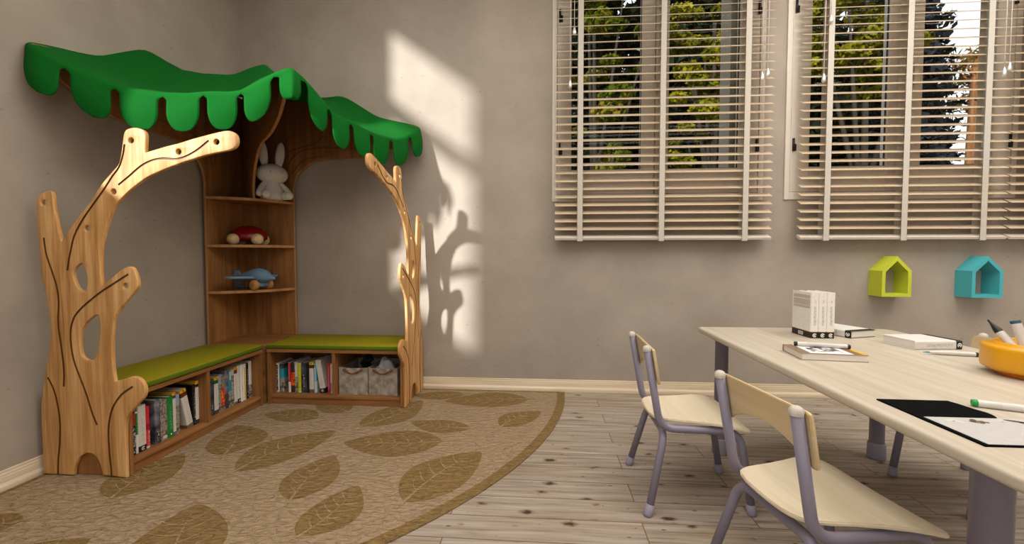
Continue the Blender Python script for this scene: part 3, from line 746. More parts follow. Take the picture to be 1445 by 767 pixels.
grid = [[bm.verts.new(sheet(TH(i), max(0.02, j / NR))) for j in range(NR + 1)] for i in range(NT + 1)]
for i in range(NT):
    for j in range(NR):
        f = bm.faces.new((grid[i][j], grid[i+1][j], grid[i+1][j+1], grid[i][j+1])); f.smooth = True
# scalloped skirt: a narrow band along the rim, then 13 U-shaped tongues
def skirt(th, dz, kick):
    a = math.radians(th); p = sheet(min(90.0, max(0.0, th)), 1.0)
    v = Vector((p.x + math.cos(a) * kick, p.y - math.sin(a) * kick, p.z - dz))
    v.x = max(0.010, v.x); v.y = min(-0.010, v.y)
    return v
BAND = 0.020
low = []
for i in range(NT + 1):
    low.append(bm.verts.new(skirt(TH(i), BAND, 0.012)))
mid_ = [bm.verts.new(skirt(TH(i), 0.007, 0.009)) for i in range(NT + 1)]
for i in range(NT):
    bm.faces.new((grid[i][NR], grid[i+1][NR], mid_[i+1], mid_[i])).smooth = True
    bm.faces.new((mid_[i], mid_[i+1], low[i+1], low[i])).smooth = True
rowsn = 18
for k in range(13):
    per = TB[k + 1] - TB[k]; thc = (TB[k] + TB[k + 1]) / 2
    tongue = 0.162 if k != 6 else 0.138
    rows_ = [[low[k * 12 + c] for c in range(13)]]
    core = 0.80 if k != 6 else 0.66
    for q in range(1, rowsn + 1):
        t = q / rowsn
        hw = core + (1 - core) * max(0.0, 1 - t / 0.13) ** 2
        if t > 0.4: hw *= max(0.0, 1 - ((t - 0.4) / 0.6) ** 2.2) ** (1 / 2.2)
        row = []
        for c in range(13):
            sx = -1 + 2 * c / 12.0
            dz = BAND + tongue * t
            kick = 0.012 + 0.012 * math.sin(PI * min(1.0, t)) * (1 - 0.6 * sx * sx) + 0.010 * t * math.sin(k * 2.1 + 1)
            if k == 6: kick += 0.02 * t - 0.03 * t * abs(sx)
            row.append(bm.verts.new(skirt(thc + per / 2 * hw * sx, dz, kick)))
        rows_.append(row)
    for r0, r1 in zip(rows_, rows_[1:]):
        for c in range(12):
            try: bm.faces.new((r0[c], r0[c+1], r1[c+1], r1[c])).smooth = True
            except ValueError: pass
bmesh.ops.remove_doubles(bm, verts=bm.verts[:], dist=0.0004)
canopy = link_mesh('fabric_canopy', bm, M_felt, smooth=True, origin=(0.6, -0.6, 1.9))
sd = canopy.modifiers.new('felt thickness', 'SOLIDIFY'); sd.thickness = 0.004; sd.offset = 1.0
tag(canopy, 'scalloped green felt canopy draped like a tree crown over the corner shelf', 'canopy')
# ------------------------------------------------------------------ children's chairs
def arc_path(pts, r=0.05, n=6):
    """polyline with rounded corners"""
    P = [Vector(p) for p in pts]; out = [P[0]]
    for a, b, c in zip(P, P[1:], P[2:]):
        d1 = (a - b); d2 = (c - b); l = min(r, d1.length * 0.49, d2.length * 0.49)
        p1 = b + d1.normalized() * l; p2 = b + d2.normalized() * l
        for i in range(n + 1):
            t = i / n
            out.append(p1 * (1 - t) ** 2 + b * 2 * t * (1 - t) + p2 * t ** 2)
    out.append(P[-1]); return out
def make_chair(label, loc, rz):
    r = thing('child_chair', label, 'chair', (loc[0], loc[1], 0), rz, "children's chairs round the low table")
    R_ = 0.0145
    for s in (1, -1):
        bm = bmesh.new()
        add_tube(bm, arc_path([(0, s*0.155, 0.634), (0.055, s*0.153, 0.322), (0.352, s*0.158, 0.322), (0.398, s*0.163, 0.03)], 0.062, 8), R_, 16)
        f = link_mesh('side_frame', bm, M_lav, r)
        bm = bmesh.new(); add_lathe(bm, [(0.0152, -0.006), (0.0165, 0.0), (0.0158, 0.007), (0.0125, 0.0125), (0.007, 0.0158), (0, 0.0168)], 20, M=Matrix.Translation((0, s*0.155, 0.632)))
        link_mesh('post_cap', bm, M_dome, r, label='speckled cream dome cap')
        bm = bmesh.new()
        add_tube(bm, [(0.4005, s*0.1633, 0.0), (0.3995, s*0.1632, 0.008), (0.395, s*0.1627, 0.043)], 0.0172, 18, radii=[0.0165, 0.018, 0.0172])
        link_mesh('foot_cap', bm, M_lavcap, r)
        bm = bmesh.new()
        add_tube(bm, [(0.0, s*0.2025, 0.0), (0.002, s*0.2018, 0.008), (0.011, s*0.197, 0.043)], 0.0172, 18, radii=[0.0165, 0.018, 0.0172])
        link_mesh('foot_cap', bm, M_lavcap, r)
    bm = bmesh.new()
    add_tube(bm, arc_path([(0.008, -0.199, 0.03), (0.072, -0.150, 0.302), (0.072, 0.150, 0.302), (0.008, 0.199, 0.03)], 0.055, 8), R_, 16)
    link_mesh('rear_leg_frame', bm, M_lav, r)
    # plywood back: straight top, arched lower edge
    n = 24; bm = bmesh.new(); ring = []
    W = 0.176
    def xb(z, y): return 0.0165 + (0.634 - z) * 0.172 - 0.020 * (1 - (y / W) ** 2) * 0.0 + 0.000
    topp = [(W - 0.012, 0.636), (W - 0.003, 0.632), (W, 0.622), (W, 0.508), (W - 0.004, 0.500), (W - 0.018, 0.498)]
    low = []
    for i in range(n + 1):
        t = i / n; y = (W - 0.018) * (1 - 2 * t)
        low.append((y, 0.500 + 0.052 * math.sin(PI * t) ** 0.8))
    outl = topp + low + [(-y, z) for y, z in reversed(topp)]
    F = [bm.verts.new((xb(z, y), y, z)) for y, z in outl]; B = [bm.verts.new((xb(z, y) + 0.011, y, z)) for y, z in outl]
    bm.faces.new(F); bm.faces.new(B)
    for i in range(len(outl)): bm.faces.new((F[i], F[(i+1) % len(outl)], B[(i+1) % len(outl)], B[i]))
    bmesh.ops.recalc_face_normals(bm, faces=bm.faces[:])
    bmesh.ops.bevel(bm, geom=[e for e in bm.edges if len(e.link_faces) == 2 and e.calc_face_angle(0) > 1.2], offset=0.0022, segments=2, affect='EDGES')
    autosmooth(link_mesh('backrest', bm, M_plyv, r), 30)
    # moulded plywood seat: tapered at the rear, waterfall front
    hw = [(0.030, 0.070), (0.036, 0.100), (0.050, 0.122), (0.075, 0.136), (0.110, 0.144), (0.16, 0.152), (0.22, 0.166), (0.28, 0.184), (0.33, 0.193), (0.355, 0.193), (0.372, 0.188), (0.384, 0.178), (0.391, 0.162), (0.394, 0.14)]
    def zs(x, v):
        z = 0.352 + 0.004 * v * v
        z -= 0.006 * math.exp(-((x - 0.14) / 0.08) ** 2) * (1 - v * v)
        if x > 0.27: z -= 0.030 * ((x - 0.27) / 0.128) ** 2
        return z
    bm = bmesh.new(); m = 16
    T = [[bm.verts.new((x, w * (-1 + 2 * j / m), zs(x, -1 + 2 * j / m))) for j in range(m + 1)] for x, w in hw]
    Bt = [[bm.verts.new((v.co.x, v.co.y, v.co.z - 0.011)) for v in row] for row in T]
    for i in range(len(hw) - 1):
        for j in range(m):
            bm.faces.new((T[i][j], T[i+1][j], T[i+1][j+1], T[i][j+1])); bm.faces.new((Bt[i][j], Bt[i][j+1], Bt[i+1][j+1], Bt[i+1][j]))
    loop = [T[0][j] for j in range(m + 1)] + [T[i][m] for i in range(1, len(hw))] + [T[-1][j] for j in range(m - 1, -1, -1)] + [T[i][0] for i in range(len(hw) - 2, 0, -1)]
    lb = {v: b for rt, rb in zip(T, Bt) for v, b in zip(rt, rb)}
    for i in range(len(loop)):
        a, b = loop[i], loop[(i + 1) % len(loop)]
        bm.faces.new((a, b, lb[b], lb[a]))
    bmesh.ops.recalc_face_normals(bm, faces=bm.faces[:])
    bmesh.ops.bevel(bm, geom=[e for e in bm.edges if len(e.link_faces) == 2 and e.calc_face_angle(0) > 1.0], offset=0.003, segments=2, affect='EDGES')
    autosmooth(link_mesh('seat', bm, M_ply, r), 35)
    return r
make_chair('lavender framed plywood chair standing nearest the leaf rug, at the far end of the table', (2.690, -1.287), math.radians(-0.9))
make_chair('lavender framed plywood chair in the foreground, turned slightly towards the table', (2.850, -1.947), math.radians(9.7))
make_chair('plywood chair on the far side of the table, half hidden behind the yellow pot', (4.283, -1.213), math.radians(180 + 7.1))

# ------------------------------------------------------------------ low table
TZ = 0.62
tx0, tx1, ty0, ty1 = 3.098, 4.055, -2.425, -0.795
tb = thing('low_table', "children's table with a pale wood top and lavender legs", 'table', ((tx0 + tx1) / 2, (ty0 + ty1) / 2, 0))
def rounded_rect(x0, x1, y0, y1, r, n=10):
    out = []
    for cx, cy, a0 in ((x1 - r, y1 - r, 0), (x0 + r, y1 - r, 90), (x0 + r, y0 + r, 180), (x1 - r, y0 + r, 270)):
        for i in range(n + 1):
            a = math.radians(a0 + 90 * i / n); out.append((cx + r * math.cos(a), cy + r * math.sin(a)))
    return out
def corner_rect(x0, x1, y0, y1, rs, n=10):
    out = []
    for (sx, sy, a0), r in zip(((1, 1, 0), (-1, 1, 90), (-1, -1, 180), (1, -1, 270)), rs):
        cx = (x1 - r) if sx > 0 else (x0 + r); cy = (y1 - r) if sy > 0 else (y0 + r)
        for i in range(n + 1):
            a = math.radians(a0 + 90 * i / n); out.append((cx + r * math.cos(a), cy + r * math.sin(a)))
    return out
bm = plate([corner_rect(tx0, tx1, ty0, ty1, (0.05, 0.03, 0.085, 0.085))], 0.028, 0.009, lambda u, v, w: (u, v, TZ - 0.014 + w), res=3)
autosmooth(link_mesh('tabletop', bm, M_maple_y, tb, True), 50)
for lx, ly in ((3.178, -0.925), (3.925, -0.925), (3.148, -2.262), (3.965, -2.30)):
    bm = bmesh.new(); add_lathe(bm, [(0.031, 0.02), (0.031, TZ - 0.032), (0.040, TZ - 0.031), (0.040, TZ - 0.0285)], 32, M=Matrix.Translation((lx, ly, 0)))
    leg = link_mesh('leg', bm, M_lav, tb, True)
    bm = bmesh.new(); add_lathe(bm, [(0, 0), (0.037, 0), (0.0385, 0.006), (0.0365, 0.075), (0.034, 0.079), (0.031, 0.079)], 32, M=Matrix.Translation((lx, ly, 0)))
    c = link_mesh('foot_cap', bm, M_lavcap, tb, True); c.parent = leg
    bm = bmesh.new()
    # steel apron bracket under the top
    add_box(bm, lx - 0.034, lx + 0.034, ly - 0.034, ly + 0.034, TZ - 0.0295, TZ - 0.0275)
    link_mesh('mounting_plate', bm, M_lav, tb, True)

# ------------------------------------------------------------------ little house shelves on the wall
def make_house(label, x0, x1, ztop, zeave, zbot, rgb, nm):
    r = thing('house_shelf', label, 'wall shelf', ((x0 + x1) / 2, -0.0005, zbot), 0, 'house-shaped wall boxes')
    t = 0.021
    xm = (x0 + x1) / 2
    mat = plain('paint_' + nm, rgb, 0.5, 0.35, noise=0.02)
    sl = (ztop - zeave) / (xm - x0); k = t * math.sqrt(1 + sl * sl)
    outer = [(x0, zbot), (x1, zbot), (x1, zeave), (xm, ztop), (x0, zeave)]
    inner = [(x0 + t, zbot + t), (x1 - t, zbot + t), (x1 - t, zeave + sl * t - k), (xm, ztop - k), (x0 + t, zeave + sl * t - k)]
    dep = 0.12
    for nme, idx in (('bottom_board', (0, 1)), ('side_board', (1, 2)), ('roof_board', (2, 3)), ('roof_board', (3, 4)), ('side_board', (4, 0))):
        bm = bmesh.new(); a, b = idx
        q = [outer[a], outer[b], inner[b], inner[a]]
        F = [bm.verts.new((x, -dep, z)) for x, z in q]; B = [bm.verts.new((x, -0.0005, z)) for x, z in q]
        bm.faces.new(F); bm.faces.new(B)
        for i in range(4): bm.faces.new((F[i], F[(i+1) % 4], B[(i+1) % 4], B[i]))
        link_mesh(nme, bm, mat, r, True)
make_house('lime green house-shaped wall box, the one nearer the tree bookcase', 4.521, 4.704, 0.992, 0.896, 0.724, (186, 194, 52), 'lime')
make_house('teal blue house-shaped wall box, to the right of the lime one', 5.075, 5.262, 0.992, 0.897, 0.721, (70, 165, 172), 'teal')

# ------------------------------------------------------------------ books
def cm(rgb, rough=0.42): return plain('cover_%d_%d_%d' % rgb, rgb, rough, 0.4, noise=0.05, scale=60)
M_page = speckle('pages', [(196, 188, 176), (222, 215, 204), (206, 199, 188)], 3.0, 0.8, (1, 240, 1))
PH = {
 'stone': speckle('print_stone', [(62, 52, 42), (118, 104, 88), (160, 150, 134), (84, 72, 58)], 55),
 'cloud': speckle('print_cloud', [(44, 44, 50), (96, 98, 106), (142, 144, 156)], 18),
 'dusk': speckle('print_dusk', [(30, 30, 36), (64, 66, 76), (104, 106, 118)], 14),
 'house': speckle('print_house', [(48, 56, 30), (110, 104, 86), (170, 166, 152), (70, 60, 44)], 42),
 'fire': speckle('print_fire', [(160, 20, 20), (214, 60, 22), (236, 150, 30)], 60),
 'city': speckle('print_city', [(34, 34, 38), (120, 116, 110), (190, 184, 172)], 70),
 'text_b': speckle('lettering_dark', [(236, 232, 222), (225, 220, 210), (60, 56, 54)], 1.0, 0.5, (900, 260, 260)),
 'text_w': speckle('lettering_white', [(16, 16, 16), (22, 22, 22), (225, 222, 215)], 1.0, 0.5, (900, 170, 210)),
 'text_g': speckle('lettering_grey', [(215, 210, 200), (206, 200, 190), (150, 145, 138)], 1.0, 0.5, (900, 300, 260)),
 'text_r': speckle('lettering_red', [(206, 34, 48), (196, 30, 44), (235, 200, 195)], 1.0, 0.5, (900, 260, 260)),
 'text_y': speckle('lettering_on_yellow', [(236, 204, 60), (230, 196, 50), (90, 74, 20)], 1.0, 0.5, (900, 260, 260)),
 'text_gr': speckle('lettering_on_green', [(18, 120, 46), (16, 112, 42), (150, 200, 160)], 1.0, 0.5, (900, 300, 300)),
}
WHITE, BLACK, YEL = (206, 200, 190), (22, 21, 21), (226, 176, 28)
def mat_of(c): return PH[c] if isinstance(c, str) else cm(c)
def book(label, w, h, d, loc, rz, cover, bands=(), lean=0.0, pitch=0.0, group=None, emblem=None, text=None, side=None, name='book', rot=None):
    """upright book: spine faces local +x, w along y, d backwards. bands: (from, to, colour) up the height; the cover wraps all three sides"""
    r = thing(name, label, 'book', loc, rz, group)
    if rot is not None: r.rotation_euler = rot
    else: r.rotation_euler = (lean, 0, rz)
    mats = [mat_of(cover)]; t = 0.0022
    bl = sorted(bands); segs = []; z = 0.0
    for a, b, c in bl:
        if a > z: segs.append((z, a, 0))
        mats.append(mat_of(c)); segs.append((a, b, len(mats) - 1)); z = b
    if z < 1.0: segs.append((z, 1.0, 0))
    mats_side = None
    if side is not None: mats.append(mat_of(side)); mats_side = len(mats) - 1
    bm = bmesh.new()
    for a, b, mi in segs:
        z0, z1 = a * h, b * h
        n = 6
        # spine slightly rounded: outer loop and inner loop in plan, open at the fore-edge
        outer = [(-d, -w/2), (-0.004, -w/2), (-0.001, -w/2 + 0.0025), (0.0, -w/2 + 0.006 if w > 0.014 else -w/4), (0.0, w/2 - 0.006 if w > 0.014 else w/4), (-0.001, w/2 - 0.0025), (-0.004, w/2), (-d, w/2)]
        inner = [(-d, -w/2 + t), (-0.004, -w/2 + t), (-0.004, w/2 - t), (-d, w/2 - t)]
        O0 = [bm.verts.new((x, y, z0)) for x, y in outer]; O1 = [bm.verts.new((x, y, z1)) for x, y in outer]
        I0 = [bm.verts.new((x, y, z0)) for x, y in inner]; I1 = [bm.verts.new((x, y, z1)) for x, y in inner]
        for i in range(len(outer) - 1):
            f = bm.faces.new((O0[i], O0[i+1], O1[i+1], O1[i])); f.material_index = mi
            if mats_side is not None and i in (0, len(outer) - 2) and mi == 0: f.material_index = mats_side
        for i in range(3):
            f = bm.faces.new((I0[i], I1[i], I1[i+1], I0[i+1])); f.material_index = mi
        for A_, B_, end in ((O0, I0, a <= 0), (O1, I1, b >= 1)):
            f = bm.faces.new(A_ + B_[::-1]) if end else None
            if f: f.material_index = mi
        for A_, B_, C_, D_ in ((O0[0], I0[0], I1[0], O1[0]), (O0[-1], O1[-1], I1[-1], I0[-1])):
            f = bm.faces.new((A_, B_, C_, D_)); f.material_index = mi
    # lettering running up the spine
    if text:
        mats.append(PH[text[0]]); mi = len(mats) - 1
        y0, y1 = -w * text[3] / 2, w * text[3] / 2
        f = bm.faces.new([bm.verts.new(p) for p in ((0.0004, y0, h*text[1]), (0.0004, y1, h*text[1]), (0.0004, y1, h*text[2]), (0.0004, y0, h*text[2]))]); f.material_index = mi
    if emblem:
        mats.append(mat_of(emblem[0])); mi = len(mats) - 1
        zc, rr = h * emblem[1], min(w * 0.26, 0.009)
        if emblem[2] == 'ring':
            for rad0, rad1, a0, a1 in ((rr, rr * 0.62, 20, 330), (rr * 0.36, 0.0001, 0, 360)):
                prev = None
                for i in range(19):
                    an = math.radians(a0 + (a1 - a0) * i / 18)
                    cur = [bm.verts.new((0.0006, math.cos(an) * q, zc + math.sin(an) * q)) for q in (rad0, rad1)]
                    if prev:
                        f = bm.faces.new((prev[0], cur[0], cur[1], prev[1])); f.material_index = mi
                    prev = cur
        else:
            f = bm.faces.new([bm.verts.new((0.0006, math.cos(2*PI*i/12) * rr * 0.5, zc + math.sin(2*PI*i/12) * rr * 0.5)) for i in range(12)]); f.material_index = mi
    me_o = link_mesh('cover', bm, mats, r)
    bm = bmesh.new(); add_box(bm, -d + 0.003, -0.0045, -w/2 + t, w/2 - t, 0.003, h - 0.003)
    link_mesh('pages', bm, M_page, r)
    return r

SH = 0.0700     # top of the bottom shelf boards
GB = 'books in the compartment nearest the big tree panel'
GC = 'books in the inner compartment of the left bench'
GR = 'books in the right bench'
def left_book(y0, y1, h, x, label, cover, g, **k):
    d = k.pop('d', 0.165)
    return book(label, (y1 - y0), h, d, (x, (y0 + y1) / 2, SH), 0.0, cover, group=g, **k)
cap = lambda c2=BLACK: [(0.86, 0.93, c2), (0.93, 1.0, YEL)]
left_book(-1.318, -1.2945, 0.200, 0.386, 'black book with white lettering and a red top, squeezed against the big tree panel', BLACK, GB, bands=[(0.68, 0.98, (176, 20, 26))], text=('text_w', 0.08, 0.64, 0.75), emblem=(WHITE, 0.06, 'dot'))
left_book(-1.294, -1.2835, 0.196, 0.386, 'thin green and white book between the black one and the fat white one', (230, 226, 216), GB, bands=[(0.45, 0.97, (24, 122, 52))], text=('text_gr', 0.5, 0.9, 0.6))
left_book(-1.2825, -1.2415, 0.218, 0.386, 'fat white book with a black foot, third from the big tree panel', WHITE, GB, bands=[(0.0, 0.12, BLACK)], text=('text_g', 0.2, 0.75, 0.35), emblem=(WHITE, 0.06, 'ring'))
left_book(-1.2405, -1.2225, 0.204, 0.386, 'red spined book standing between the fat white book and the grey photo book', (206, 34, 48), GB, bands=[(0.0, 0.05, WHITE), (0.45, 0.58, (150, 14, 26))], text=('text_r', 0.06, 0.42, 0.7))
left_book(-1.195, -1.165, 0.218, 0.386, 'grey cloudy photo book with a dark foot, right of the red spine', 'cloud', GB, bands=[(0.0, 0.28, 'dusk')], side='cloud', text=('text_w', 0.05, 0.28, 0.4))
left_book(-1.1645, -1.1265, 0.206, 0.388, 'stone patterned book just left of the green spine', 'stone', GB, text=('text_g', 0.05, 0.12, 0.6))
left_book(-1.1255, -1.0925, 0.210, 0.388, 'bright green book with white diamonds on its spine', (18, 120, 46), GB, text=('text_gr', 0.2, 0.8, 0.4), emblem=((222, 226, 216), 0.08, 'dot'))
left_book(-1.0915, -1.0695, 0.222, 0.384, 'white spined book with a yellow and black top, right of the green one', WHITE, GB, bands=[(0.0, 0.08, (96, 98, 112))] + cap((58, 60, 66)), text=('text_g', 0.2, 0.75, 0.4), emblem=(BLACK, 0.965, 'dot'))
left_book(-1.069, -1.0475, 0.206, 0.384, 'pale blue topped stone photo book left of the leaning white book', 'stone', GB, bands=[(0.72, 1.0, (150, 156, 178))])
bk = book('white book with a brown and yellow top leaning to the left in the near compartment', 0.040, 0.225, 0.165, (0.384, -0.980, SH), 0.0, WHITE, bands=[(0.0, 0.10, (112, 92, 72)), (0.82, 0.93, (92, 44, 20)), (0.93, 1.0, YEL)], lean=math.radians(12), group=GB, text=('text_g', 0.15, 0.75, 0.3), emblem=(BLACK, 0.965, 'dot'))
left_book(-0.958, -0.940, 0.222, 0.380, 'black book with small white lettering beside the divider, right of the leaning book', BLACK, GB, text=('text_w', 0.05, 0.8, 0.3), d=0.18)
left_book(-0.939, -0.9165, 0.236, 0.380, 'white book with a black and yellow top standing against the divider', WHITE, GB, bands=[(0.0, 0.10, (50, 48, 50))] + cap(BLACK), text=('text_g', 0.2, 0.72, 0.35), emblem=(BLACK, 0.965, 'dot'))
XC = 0.372; dy = 0.012
CL = [(-0.850, -0.808, 0.206, 'dark grey photo book standing just inside the inner compartment by the divider', 'dusk', dict(text=('text_w', 0.04, 0.3, 0.3))),
      (-0.806, -0.774, 0.216, 'white book with a green and yellow top in the inner compartment', WHITE, dict(bands=[(0.0, 0.1, (60, 66, 74)), (0.82, 0.92, (20, 92, 46)), (0.92, 1.0, YEL)], text=('text_g', 0.2, 0.72, 0.35), emblem=(BLACK, 0.96, 'dot'))),
      (-0.773, -0.751, 0.222, 'blue-grey topped stone photo book left of the orange and red one', 'stone', dict(bands=[(0.74, 1.0, (150, 152, 170))])),
      (-0.750, -0.724, 0.214, 'narrow photo book with an orange and red lower half', 'stone', dict(bands=[(0.14, 0.62, 'fire')])),
      (-0.722, -0.694, 0.232, 'grey-blue cloudy book right of the orange and red one', 'cloud', dict(bands=[(0.0, 0.35, 'dusk')])),
      (-0.693, -0.668, 0.230, 'book with a teal top and a house photo below', 'house', dict(bands=[(0.42, 0.98, (40, 132, 152))], text=('text_g', 0.72, 0.95, 0.5))),
      (-0.667, -0.646, 0.222, 'green and grey house photo book right of the teal one', 'house', dict(bands=[(0.86, 1.0, (196, 192, 184))])),
      (-0.645, -0.617, 0.232, 'white book with a brown and yellow top in the inner compartment', WHITE, dict(bands=[(0.0, 0.07, (110, 92, 74)), (0.83, 0.93, (96, 60, 36)), (0.93, 1.0, YEL)], text=('text_g', 0.2, 0.72, 0.3), emblem=(BLACK, 0.965, 'dot'))),
      (-0.615, -0.590, 0.236, 'white book with a black emblem at its foot, next to the brown topped one', WHITE, dict(bands=[(0.0, 0.11, BLACK)], text=('text_g', 0.2, 0.75, 0.35), emblem=(WHITE, 0.055, 'ring'))),
      (-0.589, -0.566, 0.234, 'plain white book with grey lettering left of the yellow striped one', (226, 222, 212), dict(text=('text_b', 0.25, 0.8, 0.3))),
      (-0.565, -0.539, 0.232, 'white book with a yellow stripe up its spine', (224, 219, 208), dict(text=('text_y', 0.04, 0.9, 0.42))),
      (-0.537, -0.515, 0.228, 'black book right of the yellow striped one in the inner compartment', BLACK, dict(text=('text_w', 0.1, 0.85, 0.35), emblem=(WHITE, 0.08, 'dot'))),
      (-0.513, -0.486, 0.238, 'pale book with a city photo at its foot, innermost of the left bench', (206, 200, 188), dict(bands=[(0.0, 0.36, 'city')], text=('text_g', 0.45, 0.9, 0.4)))]
for y0, y1, h, lab, cov, kw in CL:
    left_book(y0 + dy, y1 + dy, h, XC, lab, cov, GC, **kw)
XR = -0.372
RL = [(0.472, 0.490, 0.196, 'thin black and white book, leftmost in the right bench', (226, 222, 214), dict(text=('text_w', 0.05, 0.95, 0.6))),
      (0.496, 0.523, 0.190, 'dark book showing a small teal house on its spine', 'dusk', dict(bands=[(0.0, 0.34, 'house'), (0.34, 0.50, (150, 146, 136)), (0.50, 0.84, (32, 150, 168))], side='dusk')),
      (0.556, 0.573, 0.200, 'narrow book with a red top and cream foot', (220, 212, 196), dict(bands=[(0.35, 0.99, (192, 34, 40))], text=('text_r', 0.4, 0.95, 0.5))),
      (0.576, 0.600, 0.200, 'black book with red and yellow flames on its spine', (52, 46, 44), dict(bands=[(0.22, 0.68, 'fire')])),
      (0.601, 0.622, 0.208, 'pale grey book with a house photo foot left of the lime spine', (196, 190, 180), dict(bands=[(0.0, 0.5, 'house')], text=('text_b', 0.55, 0.9, 0.3))),
      (0.624, 0.646, 0.200, 'lime green spined book in the right bench', (226, 222, 206), dict(bands=[(0.04, 0.98, (186, 196, 26))], text=('text_y', 0.1, 0.9, 0.2))),
      (0.648, 0.687, 0.202, 'thick dark grey photo book right of the lime spine', 'dusk', dict(text=('text_w', 0.1, 0.6, 0.3), side='dusk')),
      (0.689, 0.702, 0.198, 'narrow black book with a white dot between the dark grey and the white book', BLACK, dict(emblem=((150, 148, 150), 0.10, 'dot'))),
      (0.704, 0.735, 0.208, 'white book with a brown and yellow top in the right bench', WHITE, dict(bands=[(0.0, 0.11, (112, 92, 74)), (0.80, 0.91, (88, 48, 22)), (0.91, 1.0, (222, 190, 46))], text=('text_g', 0.2, 0.72, 0.3), emblem=(BLACK, 0.955, 'dot'))),
      (0.738, 0.757, 0.196, 'pale blue book with a teal top, left of the leaning white book', (188, 196, 206), dict(bands=[(0.4, 0.98, (70, 160, 188))], text=('text_g', 0.1, 0.9, 0.35)))]
for x0, x1, h, lab, cov, kw in RL:
    book(lab, x1 - x0, h, 0.165, ((x0 + x1) / 2, XR, SH), -PI/2, cov, group=GR, **kw)
book('white book with a black foot leaning to the left in the right bench', 0.038, 0.224, 0.170, (0.8005, XR, SH + 0.002), -PI/2, WHITE, bands=[(0.0, 0.13, BLACK)], lean=math.radians(9), group=GR, text=('text_g', 0.2, 0.75, 0.3), emblem=(WHITE, 0.065, 'ring'))
for x0, x1, h, lab, cov, kw in [(0.833, 0.850, 0.198, 'red spined book right of the leaning white book', (190, 34, 40), dict(text=('text_r', 0.1, 0.9, 0.5))),
                               (0.852, 0.870, 0.198, 'pale grey and blue book against the middle divider of the right bench', (202, 200, 198), dict(bands=[(0.05, 0.36, (140, 150, 190))], text=('text_g', 0.4, 0.9, 0.4)))]:
    book(lab, x1 - x0, h, 0.165, ((x0 + x1) / 2, XR, SH), -PI/2, cov, group=GR, **kw)

# ------------------------------------------------------------------ felt storage boxes
M_feltbox = speckle('grey_box_felt', [(126, 116, 104), (150, 140, 127), (172, 162, 148)], 26, 0.95, detail=8)
M_rope = wood('brown_rope', (70, 40, 18), (112, 68, 34), (140, 90, 50), 'X', rough=0.8, scale=4)
def make_box(label, x0, x1):
    y0, y1, z0, z1 = -0.392, -0.10, SH, 0.252
    r = thing('storage_box', label, 'storage box', ((x0 + x1) / 2, (y0 + y1) / 2, z0), 0, 'felt boxes in the right bench')
    bm = bmesh.new(); n = 14
    def wall(p, q, t):   # outer wall from p to q with a slightly wavy sag, rim rolled
        A = []
        nrm = Vector((q[1] - p[1], -(q[0] - p[0]))).normalized()
        for i in range(n + 1):
            s = i / n; row = []
            for j in range(9):
                v = j / 8
                bul = 0.006 * math.sin(PI * s) * math.sin(PI * v) + 0.0045 * math.sin(s * 17 + v * 9) * (1 - v) * math.sin(PI * s) * (1 if v > 0.02 else 0)
                x = p[0] + (q[0] - p[0]) * s + nrm.x * (bul - t); y = p[1] + (q[1] - p[1]) * s + nrm.y * (bul - t)
                row.append(bm.verts.new((x, y, z0 + (z1 - z0) * v - 0.004 * math.sin(PI * s) * v)))
            A.append(row)
        for i in range(n):
            for j in range(8):
                f = bm.faces.new((A[i][j], A[i+1][j], A[i+1][j+1], A[i][j+1])); f.smooth = True
        return A
    c = [(x0, y0), (x1, y0), (x1, y1), (x0, y1)]
    outs, ins = [], []
    for i in range(4):
        a = wall(c[i], c[(i+1) % 4], 0.0); b = wall(c[i], c[(i+1) % 4], 0.006)
        for k in range(n): bm.faces.new((a[k][8], a[k+1][8], b[k+1][8], b[k][8]))
    add_box(bm, x0 + 0.004, x1 - 0.004, y0 + 0.004, y1 - 0.004, z0, z0 + 0.004)
    o = link_mesh('box_body', bm, M_feltbox, r, True); autosmooth(o, 50)
    bm = bmesh.new(); xm = (x0 + x1) / 2; w = 0.058
    pts = catmull([(xm - w, y0 + 0.008, z1 - 0.012), (xm - w, y0 - 0.010, z1 - 0.012), (xm - w * 0.75, y0 - 0.015, z1 - 0.020), (xm - w * 0.3, y0 - 0.016, z1 - 0.034), (xm + w * 0.3, y0 - 0.016, z1 - 0.033), (xm + w * 0.75, y0 - 0.015, z1 - 0.020), (xm + w, y0 - 0.010, z1 - 0.012), (xm + w, y0 + 0.008, z1 - 0.012)], 6)
    add_tube(bm, pts, 0.0052, 10)
    for s in (-1, 1): add_ellipsoid(bm, (xm + s * w, y0 - 0.008, z1 - 0.012), 0.011, 0.008, 0.009)
    link_mesh('rope_handle', bm, M_rope, r, True, label='brown rope handle')
    return r
make_box('grey felt box with a rope handle and a black glove poking out', 0.924, 1.121)
make_box('grey felt box with a rope handle and crumpled white cloth inside', 1.128, 1.322)
